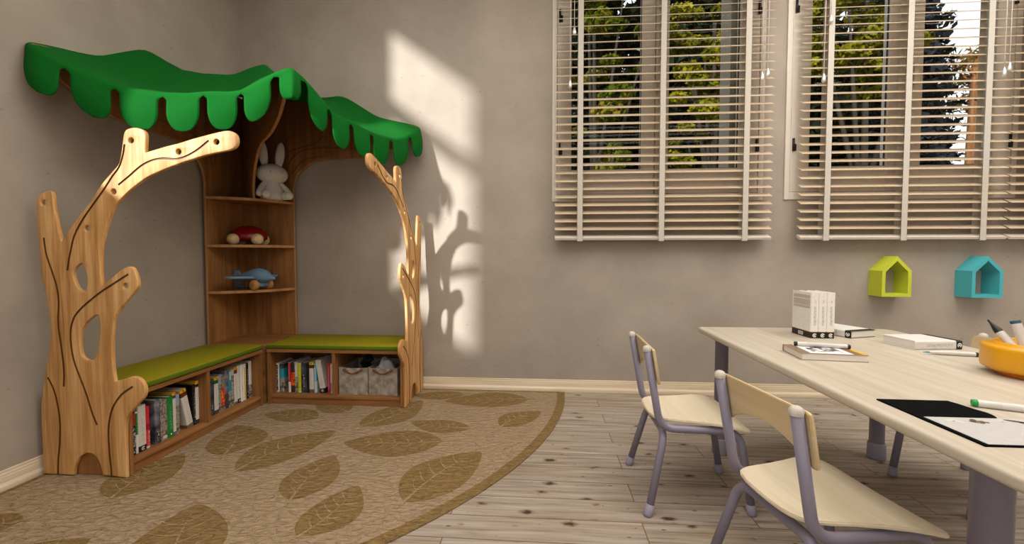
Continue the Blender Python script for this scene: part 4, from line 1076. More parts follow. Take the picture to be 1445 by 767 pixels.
# what pokes out of the boxes
bm = bmesh.new()
pts = [(1.060, -0.20, 0.085), (1.068, -0.225, 0.18), (1.055, -0.26, 0.245), (1.075, -0.285, 0.283), (1.092, -0.30, 0.296)]
add_tube(bm, catmull(pts, 5), 0.03, 14, radii=None)
for v in bm.verts:
    pass
add_ellipsoid(bm, (1.090, -0.292, 0.287), 0.033, 0.028, 0.022); add_ellipsoid(bm, (1.047, -0.272, 0.256), 0.026, 0.026, 0.018)
o = link_mesh('glove', bm, plain('black_cloth', (24, 22, 24), 0.8, 0.2), origin=(1.06, -0.24, 0.09), smooth=True)
tag(o, 'black knitted glove sticking out of the left felt box', 'glove')
bm = bmesh.new(); r0 = bmesh.ops.create_icosphere(bm, subdivisions=4, radius=1.0)
rr = random.Random(5)
for v in r0['verts']:
    p = v.co.copy()
    k = 1 + 0.10 * math.sin(p.x * 6 + 1.3 * p.z * 3) + 0.09 * math.sin(p.y * 8 - p.x * 4) + 0.07 * math.sin(p.z * 11 + p.y * 5)
    pk = max(0.0, p.z) ** 2
    v.co = Vector((1.206 + p.x * 0.066 * k * (1 - 0.42 * pk), -0.285 + p.y * 0.075 * k, 0.185 + p.z * 0.112 * k))
o = link_mesh('cloth', bm, plain('white_cloth', (188, 184, 186), 0.85, 0.2), origin=(1.206, -0.285, 0.09)); autosmooth(o, 25)
tag(o, 'crumpled white cloth bulging out of the right felt box', 'cloth')
# ------------------------------------------------------------------ toys on the corner shelf
M_rabbit = plain('rabbit_matte_white', (206, 200, 192), 0.6, 0.3, noise=0.02)
rb = thing('rabbit_figure', 'white sitting rabbit figure with long ears on the top corner shelf', 'rabbit figure', (0.345, -0.175, 1.392), math.radians(-38))
bm = bmesh.new()
add_lathe(bm, [(0, 0.0), (0.062, 0.0), (0.078, 0.012), (0.082, 0.035), (0.076, 0.065), (0.062, 0.095), (0.050, 0.120), (0.046, 0.135), (0, 0.135)], 28)
for v in bm.verts: v.co.x *= 0.85
link_mesh('body', bm, M_rabbit, rb)
bm = bmesh.new(); add_ellipsoid(bm, (0.0, 0, 0.185), 0.086, 0.104, 0.073)
hd = link_mesh('head', bm, M_rabbit, rb)
bm = bmesh.new()
for s in (-1, 1): add_ellipsoid(bm, (0.079, s * 0.037, 0.191), 0.005, 0.0055, 0.008)
e = link_mesh('eye', bm, plain('rabbit_eye', (176, 168, 158), 0.5), rb, label='small grey oval eye'); e.parent = hd
for s, tl in ((-1, 0.10), (1, 0.13)):
    bm = bmesh.new(); add_ellipsoid(bm, (-0.005, s * 0.056, 0.325), 0.020, 0.032, 0.098, M=Matrix.Rotation(-s * tl, 4, 'X'))
    ea = link_mesh('ear', bm, M_rabbit, rb); ea.parent = hd
    bm = bmesh.new(); add_tube(bm, catmull([(0.005, s * 0.045, 0.128), (0.030, s * 0.078, 0.085), (0.050, s * 0.100, 0.040)], 6), 0.02, 14, radii=[0.016 + 0.006 * i / 12 for i in range(13)])
    add_ellipsoid(bm, (0.052, s * 0.102, 0.036), 0.021, 0.020, 0.022)
    link_mesh('arm', bm, M_rabbit, rb)
    bm = bmesh.new(); add_tube(bm, [(0.02, s * 0.045, 0.030), (0.100, s * 0.072, 0.028)], 0.027, 16, radii=[0.030, 0.027]); add_ellipsoid(bm, (0.104, s * 0.073, 0.028), 0.018, 0.028, 0.028)
    link_mesh('foot', bm, M_rabbit, rb)

M_redtoy = plain('toy_red_lacquer', (122, 8, 12), 0.25, 0.5, noise=0.03)
M_toywood = wood('toy_beech', (196, 164, 118), (216, 188, 144), (230, 206, 166), 'Z', rough=0.5, scale=3)
rt = thing('toy_ladybird', 'dark red domed push toy on cream wooden wheels, middle shelf', 'toy', (0.180, -0.205, 1.0725), math.radians(20))
bm = bmesh.new()
add_lathe(bm, [(0, 0.026), (0.100, 0.028), (0.119, 0.042), (0.120, 0.062), (0.108, 0.090), (0.082, 0.116), (0.046, 0.132), (0, 0.137)], 36)
for v in bm.verts: v.co.y *= 0.72
link_mesh('shell', bm, M_redtoy, rt, label='dark red glossy dome')
for sx in (-0.075, 0.075):
    for sy in (-0.062, 0.062):
        bm = bmesh.new()
        add_lathe(bm, [(0, -0.014), (0.036, -0.014), (0.040, -0.008), (0.034, 0.006), (0.022, 0.020), (0.010, 0.028), (0, 0.029)], 24, M=Matrix.Translation((sx, sy + (0.024 if sy > 0 else -0.024), 0.038)) @ Matrix.Rotation(-PI/2 if sy > 0 else PI/2, 4, 'X'))
        link_mesh('wheel', bm, M_toywood, rt, label='cream wooden wheel')
bm = bmesh.new()
for sx in (-0.075, 0.075): add_tube(bm, [(sx, -0.085, 0.038), (sx, 0.085, 0.038)], 0.006, 8)
link_mesh('axle', bm, plain('toy_axle', (92, 88, 84), 0.4), rt)

M_blue = plain('toy_powder_blue', (112, 142, 170), 0.35, 0.45, noise=0.04, scale=20)
pl = thing('toy_plane', 'powder blue wooden toy plane with natural wheels on the lower shelf', 'toy', (0.238, -0.238, 0.7585), math.radians(-15))
pl.scale = (1.1, 1.1, 1.1)
# local +x is the nose
bm = bmesh.new()
prof = [(-0.185, 0.006, 0.006, 0.078), (-0.15, 0.013, 0.012, 0.079), (-0.10, 0.024, 0.021, 0.081), (-0.05, 0.034, 0.031, 0.084), (0.0, 0.042, 0.042, 0.089), (0.05, 0.046, 0.046, 0.090), (0.09, 0.042, 0.041, 0.086), (0.12, 0.030, 0.030, 0.080), (0.138, 0.017, 0.016, 0.075), (0.165, 0.012, 0.010, 0.073), (0.176, 0.004, 0.004, 0.073)]
rings = []
for x, ry, rz_, zc in prof:
    rings.append([bm.verts.new((x, ry * math.cos(2*PI*k/22), zc + rz_ * math.sin(2*PI*k/22))) for k in range(22)])
for a, b in zip(rings, rings[1:]):
    for k in range(22): bm.faces.new((a[k], a[(k+1) % 22], b[(k+1) % 22], b[k])).smooth = True
bm.faces.new(rings[0]); bm.faces.new(rings[-1])
link_mesh('fuselage', bm, M_blue, pl)
for s in (-1, 1):
    bm = bmesh.new()
    outl = [(0.055, 0.02), (0.030, 0.150), (-0.005, 0.178), (-0.045, 0.168), (-0.055, 0.10), (-0.060, 0.02)]
    pts = [(p[0], p[1]) for p in catmull([(a, b, 0) for a, b in outl], 5)]
    A = [bm.verts.new((x, s * y, 0.076 + 0.006 * (y / 0.17) + 0.007)) for x, y in pts]; B = [bm.verts.new((x, s * y, 0.076 + 0.006 * (y / 0.17) - 0.007)) for x, y in pts]
    bm.faces.new(A); bm.faces.new(B)
    for i in range(len(pts)): bm.faces.new((A[i], A[(i+1) % len(pts)], B[(i+1) % len(pts)], B[i]))
    bmesh.ops.recalc_face_normals(bm, faces=bm.faces[:]); bmesh.ops.bevel(bm, geom=[e for e in bm.edges if len(e.link_faces) == 2 and e.calc_face_angle(0) > 1.0], offset=0.004, segments=2, affect='EDGES')
    autosmooth(link_mesh('wing', bm, M_blue, pl), 50)
    bm = bmesh.new(); add_lathe(bm, [(0, -0.014), (0.027, -0.014), (0.031, -0.010), (0.031, 0.010), (0.027, 0.014), (0, 0.014)], 28, M=Matrix.Translation((0.062, s * 0.052, 0.031)) @ Matrix.Rotation(PI/2, 4, 'X'))
    link_mesh('wheel', bm, wood('toy_wheel', (150, 104, 56), (176, 128, 76), (198, 152, 100), 'Y', scale=2), pl, label='natural wood wheel')
bm = bmesh.new(); add_tube(bm, [(0.062, -0.06, 0.031), (0.062, 0.06, 0.031)], 0.016, 14); link_mesh('axle', bm, M_blue, pl)
bm = bmesh.new()
q = [(-0.185, 0.080), (-0.165, 0.118), (-0.140, 0.120), (-0.120, 0.090)]
A = [bm.verts.new((x, -0.005, z)) for x, z in q]; B = [bm.verts.new((x, 0.005, z)) for x, z in q]
bm.faces.new(A); bm.faces.new(B)
for i in range(4): bm.faces.new((A[i], A[(i+1) % 4], B[(i+1) % 4], B[i]))
link_mesh('tail_fin', bm, M_blue, pl)
bm = bmesh.new(); add_box(bm, -0.165, -0.085, -0.011, 0.011, 0.004, 0.078, bevel=0.006)
link_mesh('tail_skid', bm, plain('toy_grey_blue', (92, 100, 108), 0.5), pl)

# ------------------------------------------------------------------ things on the table
def text_mesh(body, size, mat, parent, M, name='lettering'):
    cu = bpy.data.curves.new('txt', 'FONT'); cu.body = body; cu.size = size; cu.align_x = 'CENTER'; cu.align_y = 'CENTER'; cu.extrude = 0.0002
    o = bpy.data.objects.new('txt_tmp', cu); COL.objects.link(o)
    dg = bpy.context.evaluated_depsgraph_get(); dg.update()
    me = bpy.data.meshes.new_from_object(o.evaluated_get(dg)); bpy.data.objects.remove(o)
    bm = bmesh.new(); bm.from_mesh(me); bpy.data.meshes.remove(me)
    bmesh.ops.transform(bm, matrix=M, verts=bm.verts[:])
    return link_mesh(name, bm, mat, parent)
M_orange = plain('volume_number_orange', (222, 172, 108), 0.5, noise=0.02)
SPINE = Matrix(((0, 0, 1, 0), (1, 0, 0, 0), (0, 1, 0, 0), (0, 0, 0, 1)))     # text x -> local y, text y -> local z, facing +x
for i, num in enumerate('234'):
    w = 0.0345
    lab = {'2': 'white volume marked 2 with a black foot, left of the three standing on the table', '3': 'white volume marked 3, the middle one of the set standing on the table', '4': 'white volume marked 4, the right one of the set standing on the table'}[num]
    b = book(lab, w, 0.209, 0.148, (3.5195 + i * 0.0352, -1.0905, TZ), -PI/2, (224, 220, 213), bands=[(0.0, 0.135, BLACK), (0.135, 0.145, (196, 140, 70))], group='numbered volumes standing on the table', emblem=((235, 232, 226), 0.066, 'ring'), text=('text_g', 0.28, 0.70, 0.30))
    text_mesh(num, 0.020, M_orange, b, Matrix.Translation((0.0006, 0, 0.209 * 0.80)) @ SPINE, 'volume_number')
    if num == '2':      # grey panel, rules and barcode on the outer cover
        bm = bmesh.new(); y = -w/2 - 0.0004
        add_box(bm, -0.138, -0.010, y, y + 0.0004, 0.158, 0.176); add_box(bm, -0.138, -0.010, y, y + 0.0004, 0.180, 0.196); add_box(bm, -0.138, -0.010, y, y + 0.0004, 0.135, 0.146); add_box(bm, -0.138, -0.010, y, y + 0.0004, 0.148, 0.158)
        link_mesh('cover_panel', bm, cm((186, 176, 162)), b, label='grey printed panel on the cover')
        bm = bmesh.new(); add_box(bm, -0.095, -0.058, y, y + 0.0004, 0.006, 0.021)
        for k in range(7): add_box(bm, -0.092 + 0.0047 * k, -0.0905 + 0.0047 * k + 0.001 * (k % 2), y - 0.0003, y, 0.008, 0.019, mi=1)
        link_mesh('barcode', bm, [cm((226, 222, 214)), cm((60, 56, 52))], b)
# a book lying behind the set: lies on its side, spine to the left front
b = book('white paperback with a black end lying flat behind the numbered volumes', 0.034, 0.205, 0.152, (3.680, -1.085, TZ + 0.017), 0.0, (214, 211, 205), bands=[(0.0, 0.13, BLACK)], emblem=((235, 232, 226), 0.065, 'ring'), text=('text_g', 0.3, 0.75, 0.3))
# local x (spine) -> world left-back, local z (height) -> backwards along the table, local y -> up
def lay(b, spine_dir, up_dir):
    s = Vector(spine_dir).normalized(); u = Vector(up_dir).normalized(); y = u.cross(s)
    b.rotation_euler = Matrix((s, y, u)).transposed().to_euler()
lay(b, (-0.940, -0.341, 0), (-0.341, 0.940, 0))
b = book('white paperback with a black end lying flat beside the yellow pot', 0.036, 0.196, 0.148, (3.770, -1.314, TZ + 0.018), 0.0, (212, 209, 203), bands=[(0.87, 1.0, BLACK)], emblem=((235, 232, 226), 0.94, 'ring'), text=('text_g', 0.25, 0.80, 0.3))
lay(b, (0.105, -0.994, 0), (0.994, 0.105, 0))
# sketch book with a drawing on its cover
b = book('thick sketchbook with a framed ink drawing on its cover, under a marker pen', 0.026, 0.214, 0.162, (3.232, -1.362, TZ + 0.013), 0.0, (150, 128, 104))
ux, uy = Vector((0.993, -0.116, 0)), Vector((0.116, 0.993, 0))
lay(b, uy, ux)
b.location = (3.219 + 0.116 * 0.162, -1.519 + 0.993 * 0.162, TZ + 0.013)
bm = bmesh.new()
# picture panel, drawing and yellow strip lie on the top cover; local -y is up when laid like this, so build in world
def top_quad(bm, a0, a1, b0, b1, z, mi):
    o0 = Vector((3.219, -1.519, 0))
    P = [o0 + ux * a + uy * bb for a, bb in ((a0, b0), (a1, b0), (a1, b1), (a0, b1))]
    lo = [bm.verts.new((p.x, p.y, TZ + 0.0261)) for p in P]; hi = [bm.verts.new((p.x, p.y, z)) for p in P]
    f = bm.faces.new(hi); f.material_index = mi
    for i in range(4):
        f = bm.faces.new((lo[i], lo[(i+1) % 4], hi[(i+1) % 4], hi[i])); f.material_index = mi
top_quad(bm, 0.032, 0.170, 0.004, 0.158, TZ + 0.0264, 0)
top_quad(bm, 0.050, 0.152, 0.030, 0.120, TZ + 0.0266, 1)
top_quad(bm, 0.200, 0.2135, 0.002, 0.135, TZ + 0.0264, 2)
for k in range(3):
    top_quad(bm, 0.006 + 0.009 * k, 0.010 + 0.009 * k, 0.006, 0.156, TZ + 0.0264, 3)
    top_quad(bm, 0.174 + 0.008 * k, 0.178 + 0.008 * k, 0.006, 0.156, TZ + 0.0264, 3)
M_ink = speckle('ink_drawing', [(232, 229, 224), (214, 211, 208), (90, 88, 96), (40, 38, 44)], 48, 0.5)
cv = link_mesh('cover_picture', bm, [cm((234, 231, 226)), M_ink, cm((216, 172, 24)), cm((112, 84, 58))], None)
bpy.context.view_layer.update()
mw = (Matrix.Translation(b.location) @ b.rotation_euler.to_matrix().to_4x4()).inverted()
cv.data.transform(mw); cv.parent = b

M_mk = plain('marker_white', (200, 195, 188), 0.35, 0.45, noise=0.02)
def marker(label, A, B, r=0.0085, tip=None, endcol=(24, 23, 23), ends=(True, True), name='marker_pen', tipcol=(30, 150, 160), seam=0.24):
    """a twin-ended felt marker from A to B"""
    A = Vector(A); B = Vector(B); d = B - A; L_ = d.length
    o = thing(name, label, 'marker', A)
    Mz = d.to_track_quat('Z', 'Y').to_matrix().to_4x4()
    o.rotation_euler = Mz.to_euler()
    c0 = 0.010 if ends[0] else 0.0; c1 = 0.010 if ends[1] else 0.0
    bm = bmesh.new()
    if tip == 'taper': prof = [(0, 0.020), (0.0035, 0.020), (r * 0.85, 0.045), (r, 0.060), (r, L_ - c1), (0, L_ - c1)]
    else: prof = [(0, c0), (r, c0), (r, L_ * seam), (r * 0.95, L_ * seam + 0.0006), (r * 0.95, L_ * seam + 0.0014), (r, L_ * seam + 0.002), (r, L_ - c1), (0, L_ - c1)]
    add_lathe(bm, prof, 24); body = link_mesh('barrel', bm, M_mk, o); autosmooth(body, 40)
    if tip == 'taper':
        bm = bmesh.new(); add_lathe(bm, [(0, 0.0), (0.0012, 0.002), (0.0026, 0.012), (0.0034, 0.021), (0, 0.021)], 14); link_mesh('nib', bm, cm(tipcol), o)
    elif ends[0]:
        bm = bmesh.new(); add_lathe(bm, [(0, 0), (r * 0.9, 0), (r, 0.0015), (r, c0), (0, c0)], 24); autosmooth(link_mesh('cap_end', bm, cm(endcol), o), 40)
    if ends[1]:
        bm = bmesh.new(); add_lathe(bm, [(0, L_ - c1), (r, L_ - c1), (r, L_ - 0.0015), (r * 0.9, L_), (0, L_)], 24); autosmooth(link_mesh('cap_end', bm, cm(endcol), o), 40)
    return o
marker('white marker with black ends lying across the sketchbook', (3.262, -1.394, TZ + 0.0352), (3.436, -1.444, TZ + 0.0352), 0.0085)
marker('white tapered marker with a teal nib lying in front of the flat white paperback', (3.741, -1.384, TZ + 0.0082), (3.905, -1.421, TZ + 0.0085), 0.0085, tip='taper')
marker('white marker with a green end lying beside the black folder', (3.362, -1.986, TZ + 0.009), (3.505, -2.052, TZ + 0.009), 0.009, endcol=(24, 140, 62), seam=0.33)

# black folder and printed sheet near the table's edge
bm = bmesh.new()
pts = [(3.158, -1.956), (3.330, -1.958)] + [(p[0], p[1]) for p in catmull([(3.330, -1.958, 0), (3.330, -1.958, 0), (3.336, -1.985, 0), (3.340, -2.020, 0), (3.345, -2.045, 0), (3.338, -2.070, 0), (3.325, -2.085, 0)], 5)][1:] + [(3.345, -2.10), (3.44, -2.10), (3.44, -2.231), (3.160, -2.233)]
A = [bm.verts.new((x, y, TZ + 0.0002)) for x, y in pts]; B = [bm.verts.new((x, y, TZ + 0.0035)) for x, y in pts]
bm.faces.new(A); bm.faces.new(B)
for i in range(len(pts)): bm.faces.new((A[i], A[(i+1) % len(pts)], B[(i+1) % len(pts)], B[i]))
o = link_mesh('folder', bm, plain('matte_black_card', (7, 7, 7), 0.9, 0.05, noise=0.0), origin=(3.30, -2.09, TZ))
tag(o, 'matte black card folder near the table edge, half under the printed sheet', 'folder')
sh = thing('printed_sheet', 'white sheet with small brown animal sketches lying on the black folder', 'paper', (3.30, -2.16, TZ + 0.0036))
bm = bmesh.new(); add_box(bm, 3.170, 3.436, -2.2285, -2.082, TZ + 0.0036, TZ + 0.0042)
link_mesh('sheet', bm, cm((180, 178, 174)), sh, True)
M_sk = [plain('sketch_brown', (96, 76, 52), 0.8), plain('sketch_grey', (190, 186, 178), 0.8), plain('sketch_dark', (72, 52, 34), 0.8)]
def blob(bm, cx, cy, rx, ry, a, mi):
    f = bm.faces.new([bm.verts.new((cx + rx * math.cos(t) * math.cos(a) - ry * math.sin(t) * math.sin(a), cy + rx * math.cos(t) * math.sin(a) + ry * math.sin(t) * math.cos(a), TZ + 0.0044)) for t in [2*PI*k/14 for k in range(14)]]); f.material_index = mi
bm = bmesh.new()
for (cx, cy, rx, ry, a, mi) in ((3.215, -2.100, .012, .004, .4, 1), (3.222, -2.110, .008, .004, -.3, 1), (3.262, -2.098, .008, .004, .8, 0), (3.272, -2.104, .006, .003, .1, 0), (3.256, -2.108, .007, .004, -.5, 0), (3.268, -2.113, .006, .003, .6, 0), (3.280, -2.110, .004, .003, .2, 0), (3.310, -2.100, .009, .003, -.4, 1), (3.318, -2.108, .007, .003, .5, 1), (3.350, -2.098, .014, .004, -.5, 2), (3.362, -2.108, .009, .004, -.2, 2), (3.374, -2.112, .006, .003, .3, 2)):
    blob(bm, cx, cy, rx * 1.35, ry * 1.5, a, mi)
link_mesh('printed_drawings', bm, M_sk, sh, True)

# yellow pot with markers
PC = (3.826, -1.690)
pot = thing('pen_pot', 'glossy yellow round pot holding markers at the right edge of the photo', 'pot', (PC[0], PC[1], TZ))
M_yel = plain('pot_yellow', (210, 148, 8), 0.28, 0.5, noise=0.03, scale=12)
bm = bmesh.new()
def lobed(prof, k, amp, seg=80):
    rings = []
    for r_, z, a in prof:
        rings.append([bm.verts.new(((r_ * (1 + amp * a * math.cos(k * 2*PI*i/seg))) * math.cos(2*PI*i/seg), (r_ * (1 + amp * a * math.cos(k * 2*PI*i/seg))) * math.sin(2*PI*i/seg), z)) for i in range(seg)])
    for a_, b_ in zip(rings, rings[1:]):
        for i in range(seg): bm.faces.new((a_[i], a_[(i+1) % seg], b_[(i+1) % seg], b_[i])).smooth = True
    bm.faces.new(rings[0]); bm.faces.new(rings[-1])
lobed([(0.098, 0.014, .3), (0.114, 0.016, .6), (0.1215, 0.021, 1), (0.124, 0.030, 1), (0.124, 0.082, 1), (0.1225, 0.090, 1), (0.117, 0.095, .6), (0.101, 0.096, 0), (0.099, 0.103, 0), (0.0965, 0.105, 0), (0.094, 0.103, 0), (0.094, 0.030, 0)], 8, 0.014)
link_mesh('pot_body', bm, M_yel, pot)
bm = bmesh.new(); add_lathe(bm, [(0, 0.0), (0.088, 0.0), (0.091, 0.003), (0.091, 0.017), (0, 0.017)], 48); link_mesh('pot_foot', bm, plain('pot_foot_orange', (206, 112, 20), 0.35, noise=0.03), pot, label='orange foot ring')
def pot_pen(label, base, top, brush):
    A = Vector(base); B = Vector(top); d = B - A; L_ = d.length
    o = thing('marker_pen', label, 'marker', A, 0, None); o.rotation_euler = d.to_track_quat('Z', 'Y').to_euler()
    bm = bmesh.new(); r = 0.0115 if brush else 0.0125
    add_lathe(bm, [(0, 0), (r, 0), (r, L_ - 0.03), (0, L_ - 0.03)] if brush else [(0, 0), (r, 0), (r, L_ - 0.010), (0, L_ - 0.010)], 24); autosmooth(link_mesh('barrel', bm, M_mk, o), 40)
    bm = bmesh.new()
    if brush: add_lathe(bm, [(0, L_ - 0.03), (r, L_ - 0.03), (r * 0.85, L_ - 0.018), (r * 0.5, L_ - 0.004), (r * 0.3, L_ + 0.006), (r * 0.22, L_ + 0.016), (0, L_ + 0.018)], 20)
    else: add_lathe(bm, [(0, L_ - 0.010), (r, L_ - 0.010), (r, L_ - 0.001), (r * 0.94, L_), (0, L_)], 24)
    autosmooth(link_mesh('cap_end', bm, M_black if brush else cm((30, 74, 88)), o), 40)
    return o
pot_pen('white marker with a black brush tip tilting left out of the yellow pot', (3.800, -1.700, TZ + 0.032), (3.763, -1.612, TZ + 0.152), True)
pot_pen('white marker with a dark teal end standing upright in the yellow pot', (3.812, -1.690, TZ + 0.032), (3.794, -1.650, TZ + 0.170), False)

# ------------------------------------------------------------------ ceiling lamps (above the photo)
def ceiling_lamp(label, x, y, sx, sy, power):
    r = thing('ceiling_light', label, 'ceiling light', (x, y, 3.2), 0, 'hanging panel lights')
    for cx, cy in ((-sx/2 + 0.05, -sy/2 + 0.05), (sx/2 - 0.05, -sy/2 + 0.05), (-sx/2 + 0.05, sy/2 - 0.05), (sx/2 - 0.05, sy/2 - 0.05)):
        bm = bmesh.new(); add_tube(bm, [(cx, cy, -0.01), (cx, cy, H - 3.2)], 0.004, 6); link_mesh('suspension_cable', bm, M_pvc, r)
    bm = bmesh.new()
    for b in ((-sx/2, sx/2, -sy/2, -sy/2 + 0.03), (-sx/2, sx/2, sy/2 - 0.03, sy/2), (-sx/2, -sx/2 + 0.03, -sy/2 + 0.03, sy/2 - 0.03), (sx/2 - 0.03, sx/2, -sy/2 + 0.03, sy/2 - 0.03)):
        add_box(bm, b[0], b[1], b[2], b[3], -0.05, 0)
    link_mesh('frame', bm, M_pvc, r)
    bm = bmesh.new(); add_box(bm, -sx/2 + 0.03, sx/2 - 0.03, -sy/2 + 0.03, sy/2 - 0.03, -0.035, -0.02); link_mesh('diffuser', bm, emit_mat('lamp_diffuser_' + label[:6], (255, 240, 220), 1.0), r)
    L = bpy.data.lights.new('panel_lamp', 'AREA'); L.shape = 'RECTANGLE'; L.size = sx - 0.06; L.size_y = sy - 0.06; L.energy = power; L.color = LAMP_C
    o = bpy.data.objects.new('panel_lamp', L); COL.objects.link(o); o.location = (0, 0, -0.06); o.parent = r
LAMPS = [('large panel light over the low table', 4.7, -1.65, 2.6, 2.3, P_A), ('large panel light over the leaf rug', 1.9, -2.2, 1.8, 2.8, P_B),
         ('large panel light at the back of the room', 3.6, -4.9, 3.4, 1.6, P_C)]
for a in LAMPS: ceiling_lamp(*a)
L = bpy.data.lights.new('front_fill', 'AREA'); L.shape = 'RECTANGLE'; L.size = FW[1] - FW[0]; L.size_y = FW[3] - FW[2]; L.energy = P_W; L.color = FILL_C  # soft fill lamp added outside the made-up front window
o = bpy.data.objects.new('front_fill', L); COL.objects.link(o); o.location = ((FW[0] + FW[1]) / 2, Y1 - 0.15, (FW[2] + FW[3]) / 2); o.rotation_euler = (PI/2, 0, 0)

L = bpy.data.lights.new('side_fill', 'AREA'); L.shape = 'RECTANGLE'; L.size = 1.66; L.size_y = 1.86; L.energy = P_L; L.color = FILL_C  # fill lamp added just inside the made-up frosted pane
o = bpy.data.objects.new('side_fill', L); COL.objects.link(o); o.location = (0.04, -4.6, 1.8); o.rotation_euler = (0, -PI/2, 0)
# ------------------------------------------------------------------ outdoors
bm = bmesh.new(); add_box(bm, -40, 60, 0.4, 60, -3.2, -3.0); o = structure('lawn', bm, plain('lawn_green', (58, 66, 30), 0.95, 0.1, noise=0.3, scale=2))
M_bark = wood('bark_brown', (26, 20, 14), (36, 28, 20), (48, 38, 28), 'Z', rough=0.9, scale=0.4)
M_pinebark = wood('bark_orange', (60, 36, 16), (106, 64, 30), (140, 98, 56), 'Z', rough=0.9, scale=0.5)
M_leafy = leaf_mat('leaves_yellow_green', [(46, 50, 8), (104, 100, 16), (146, 134, 32)])
M_leafo = leaf_mat('leaves_turning', [(42, 50, 10), (88, 94, 20), (124, 104, 34)])
M_needle = leaf_mat('needles_dark', [(14, 18, 10), (22, 28, 16), (34, 40, 26)], 0.1)
M_needleb = leaf_mat('needles_blue', [(18, 20, 22), (30, 34, 38), (48, 53, 62)], 0.15)
M_pineneedle = leaf_mat('needles_golden', [(84, 76, 24), (112, 84, 44), (136, 104, 66)], 0.3)
def quad(bm, p, n, size, asp, rng, mi=0):
    a = Vector((rng.gauss(0, 1), rng.gauss(0, 1), rng.gauss(0, 1)))
    t = n.cross(a)
    if t.length < 1e-4: return
    t.normalize(); b = n.cross(t).normalized()
    s = size * rng.uniform(0.6, 1.3)
    vs = [bm.verts.new(p + t * s * asp * 0.5), bm.verts.new(p + b * s * 0.5), bm.verts.new(p - t * s * asp * 0.5), bm.verts.new(p - b * s * 0.5)]
    bm.faces.new(vs).material_index = mi
def broadleaf(label, x, y, z0, zc, R, Rz, nclump, nleaf, size, mat, seed, group='trees outside the windows'):
    rng = random.Random(seed)
    r = thing('broadleaf_tree', label, 'tree', (x, y, z0), 0, group)
    bm = bmesh.new(); pts = [(0, 0, 0), (0.06, 0.02, (zc - z0) * 0.5), (0, 0, zc - z0 + Rz * 0.5)]
    cp = catmull(pts, 8); add_tube(bm, cp, 0.2, 10, radii=[0.13 - 0.10 * i / (len(cp) - 1) for i in range(len(cp))])
    cl = []
    for k in range(nclump):
        while True:
            p = Vector((rng.uniform(-1, 1), rng.uniform(-1, 1), rng.uniform(-1, 1)))
            if 0.3 < p.length < 1: break
        c = Vector((p.x * R, p.y * R, zc - z0 + p.z * Rz)); cl.append(c)
        s = Vector((0, 0, max(0.5, c.z * 0.55))); 
        if k % 8 == 0: add_tube(bm, [s, s.lerp(c, 0.5) + Vector((0, 0, -0.1)), c], 0.03, 6, radii=[0.06, 0.04, 0.012])
    link_mesh('trunk', bm, M_bark, r)
    bm = bmesh.new()
    for c in cl:
        cr = rng.uniform(0.32, 0.62) * R * 0.45
        for i in range(nleaf):
            d = Vector((rng.gauss(0, 1), rng.gauss(0, 1), rng.gauss(0, 1))); d.normalize()
            p = c + Vector((d.x, d.y, d.z * 0.55)) * cr * rng.uniform(0.2, 1.0) ** 0.6
            n = (d + Vector((rng.gauss(0, .5), rng.gauss(0, .5), rng.gauss(0, .5) + 0.4))).normalized()
            quad(bm, p, n, size, 0.6, rng)
    link_mesh('crown', bm, mat, r)
def conifer(label, x, y, z0, h, R, n, mat, seed, group='trees outside the windows', size=0.42):
    rng = random.Random(seed)
    r = thing('conifer_tree', label, 'tree', (x, y, z0), 0, group)
    bm = bmesh.new(); add_tube(bm, [(0, 0, 0), (0, 0, h * 0.97)], 0.2, 10, radii=[0.24, 0.02]); link_mesh('trunk', bm, M_bark, r)
    bm = bmesh.new()
    # whorls of drooping branches carrying flat sprays
    z = h * 0.06
    while z < h * 0.99:
        rr = R * (1 - z / h) ** 0.85 + 0.05
        nb = max(5, int(16 * rr / R) + 4)
        for k in range(nb):
            a = rng.uniform(0, 2*PI); L_ = rr * rng.uniform(0.75, 1.12)
            m = max(4, int(n * L_ / R))
            for i in range(m):
                t = rng.uniform(0.15, 1.0)
                p = Vector((math.cos(a) * L_ * t, math.sin(a) * L_ * t, z - 0.22 * L_ * t + 0.10 * L_ * t * t)) + Vector((rng.gauss(0, .10), rng.gauss(0, .10), rng.gauss(0, .07)))
                nn = Vector((rng.gauss(0, .5), rng.gauss(0, .5), 1)).normalized() if rng.random() < 0.6 else Vector((math.cos(a), math.sin(a), rng.gauss(0, .5))).normalized()
                quad(bm, p, nn, size, 0.6, rng)
        z += h * 0.026
    link_mesh('needles', bm, mat, r)
Z0 = -3.0
broadleaf('yellow-green leafy tree seen through the left window, behind its left pane', 3.30, 6.0, Z0, 4.4, 1.25, 2.7, 30, 300, 0.115, M_leafo, 11)
broadleaf('yellow-green leafy tree seen through the left window, behind its right pane', 5.85, 6.4, Z0, 4.8, 1.25, 2.6, 42, 320, 0.115, M_leafy, 12)
broadleaf('yellow-green leafy tree seen through the middle window', 8.60, 6.0, Z0, 5.6, 1.35, 1.5, 30, 320, 0.115, M_leafy, 13)
CON = [(2.9, 10.2), (6.75, 10.2), (10.6, 11.2), (4.8, 14.2), (8.65, 14.2), (12.5, 15.0), (1.0, 14.2)]
CLAB = ['dark conifer behind the leafy tree of the left window pane', 'dark conifer behind the tree of the right pane of the left window', 'dark conifer behind the leafy tree of the middle window',
        'dark conifer in the far row behind the middle of the left window', 'dark conifer in the far row between the left and the middle window', 'dark conifer in the far row behind the middle window', 'dark conifer at the far left end of the row of trees']
for i, (cx, cy) in enumerate(CON): conifer(CLAB[i], cx, cy, Z0, 19.0, 1.95, 60, M_needle, 20 + i)
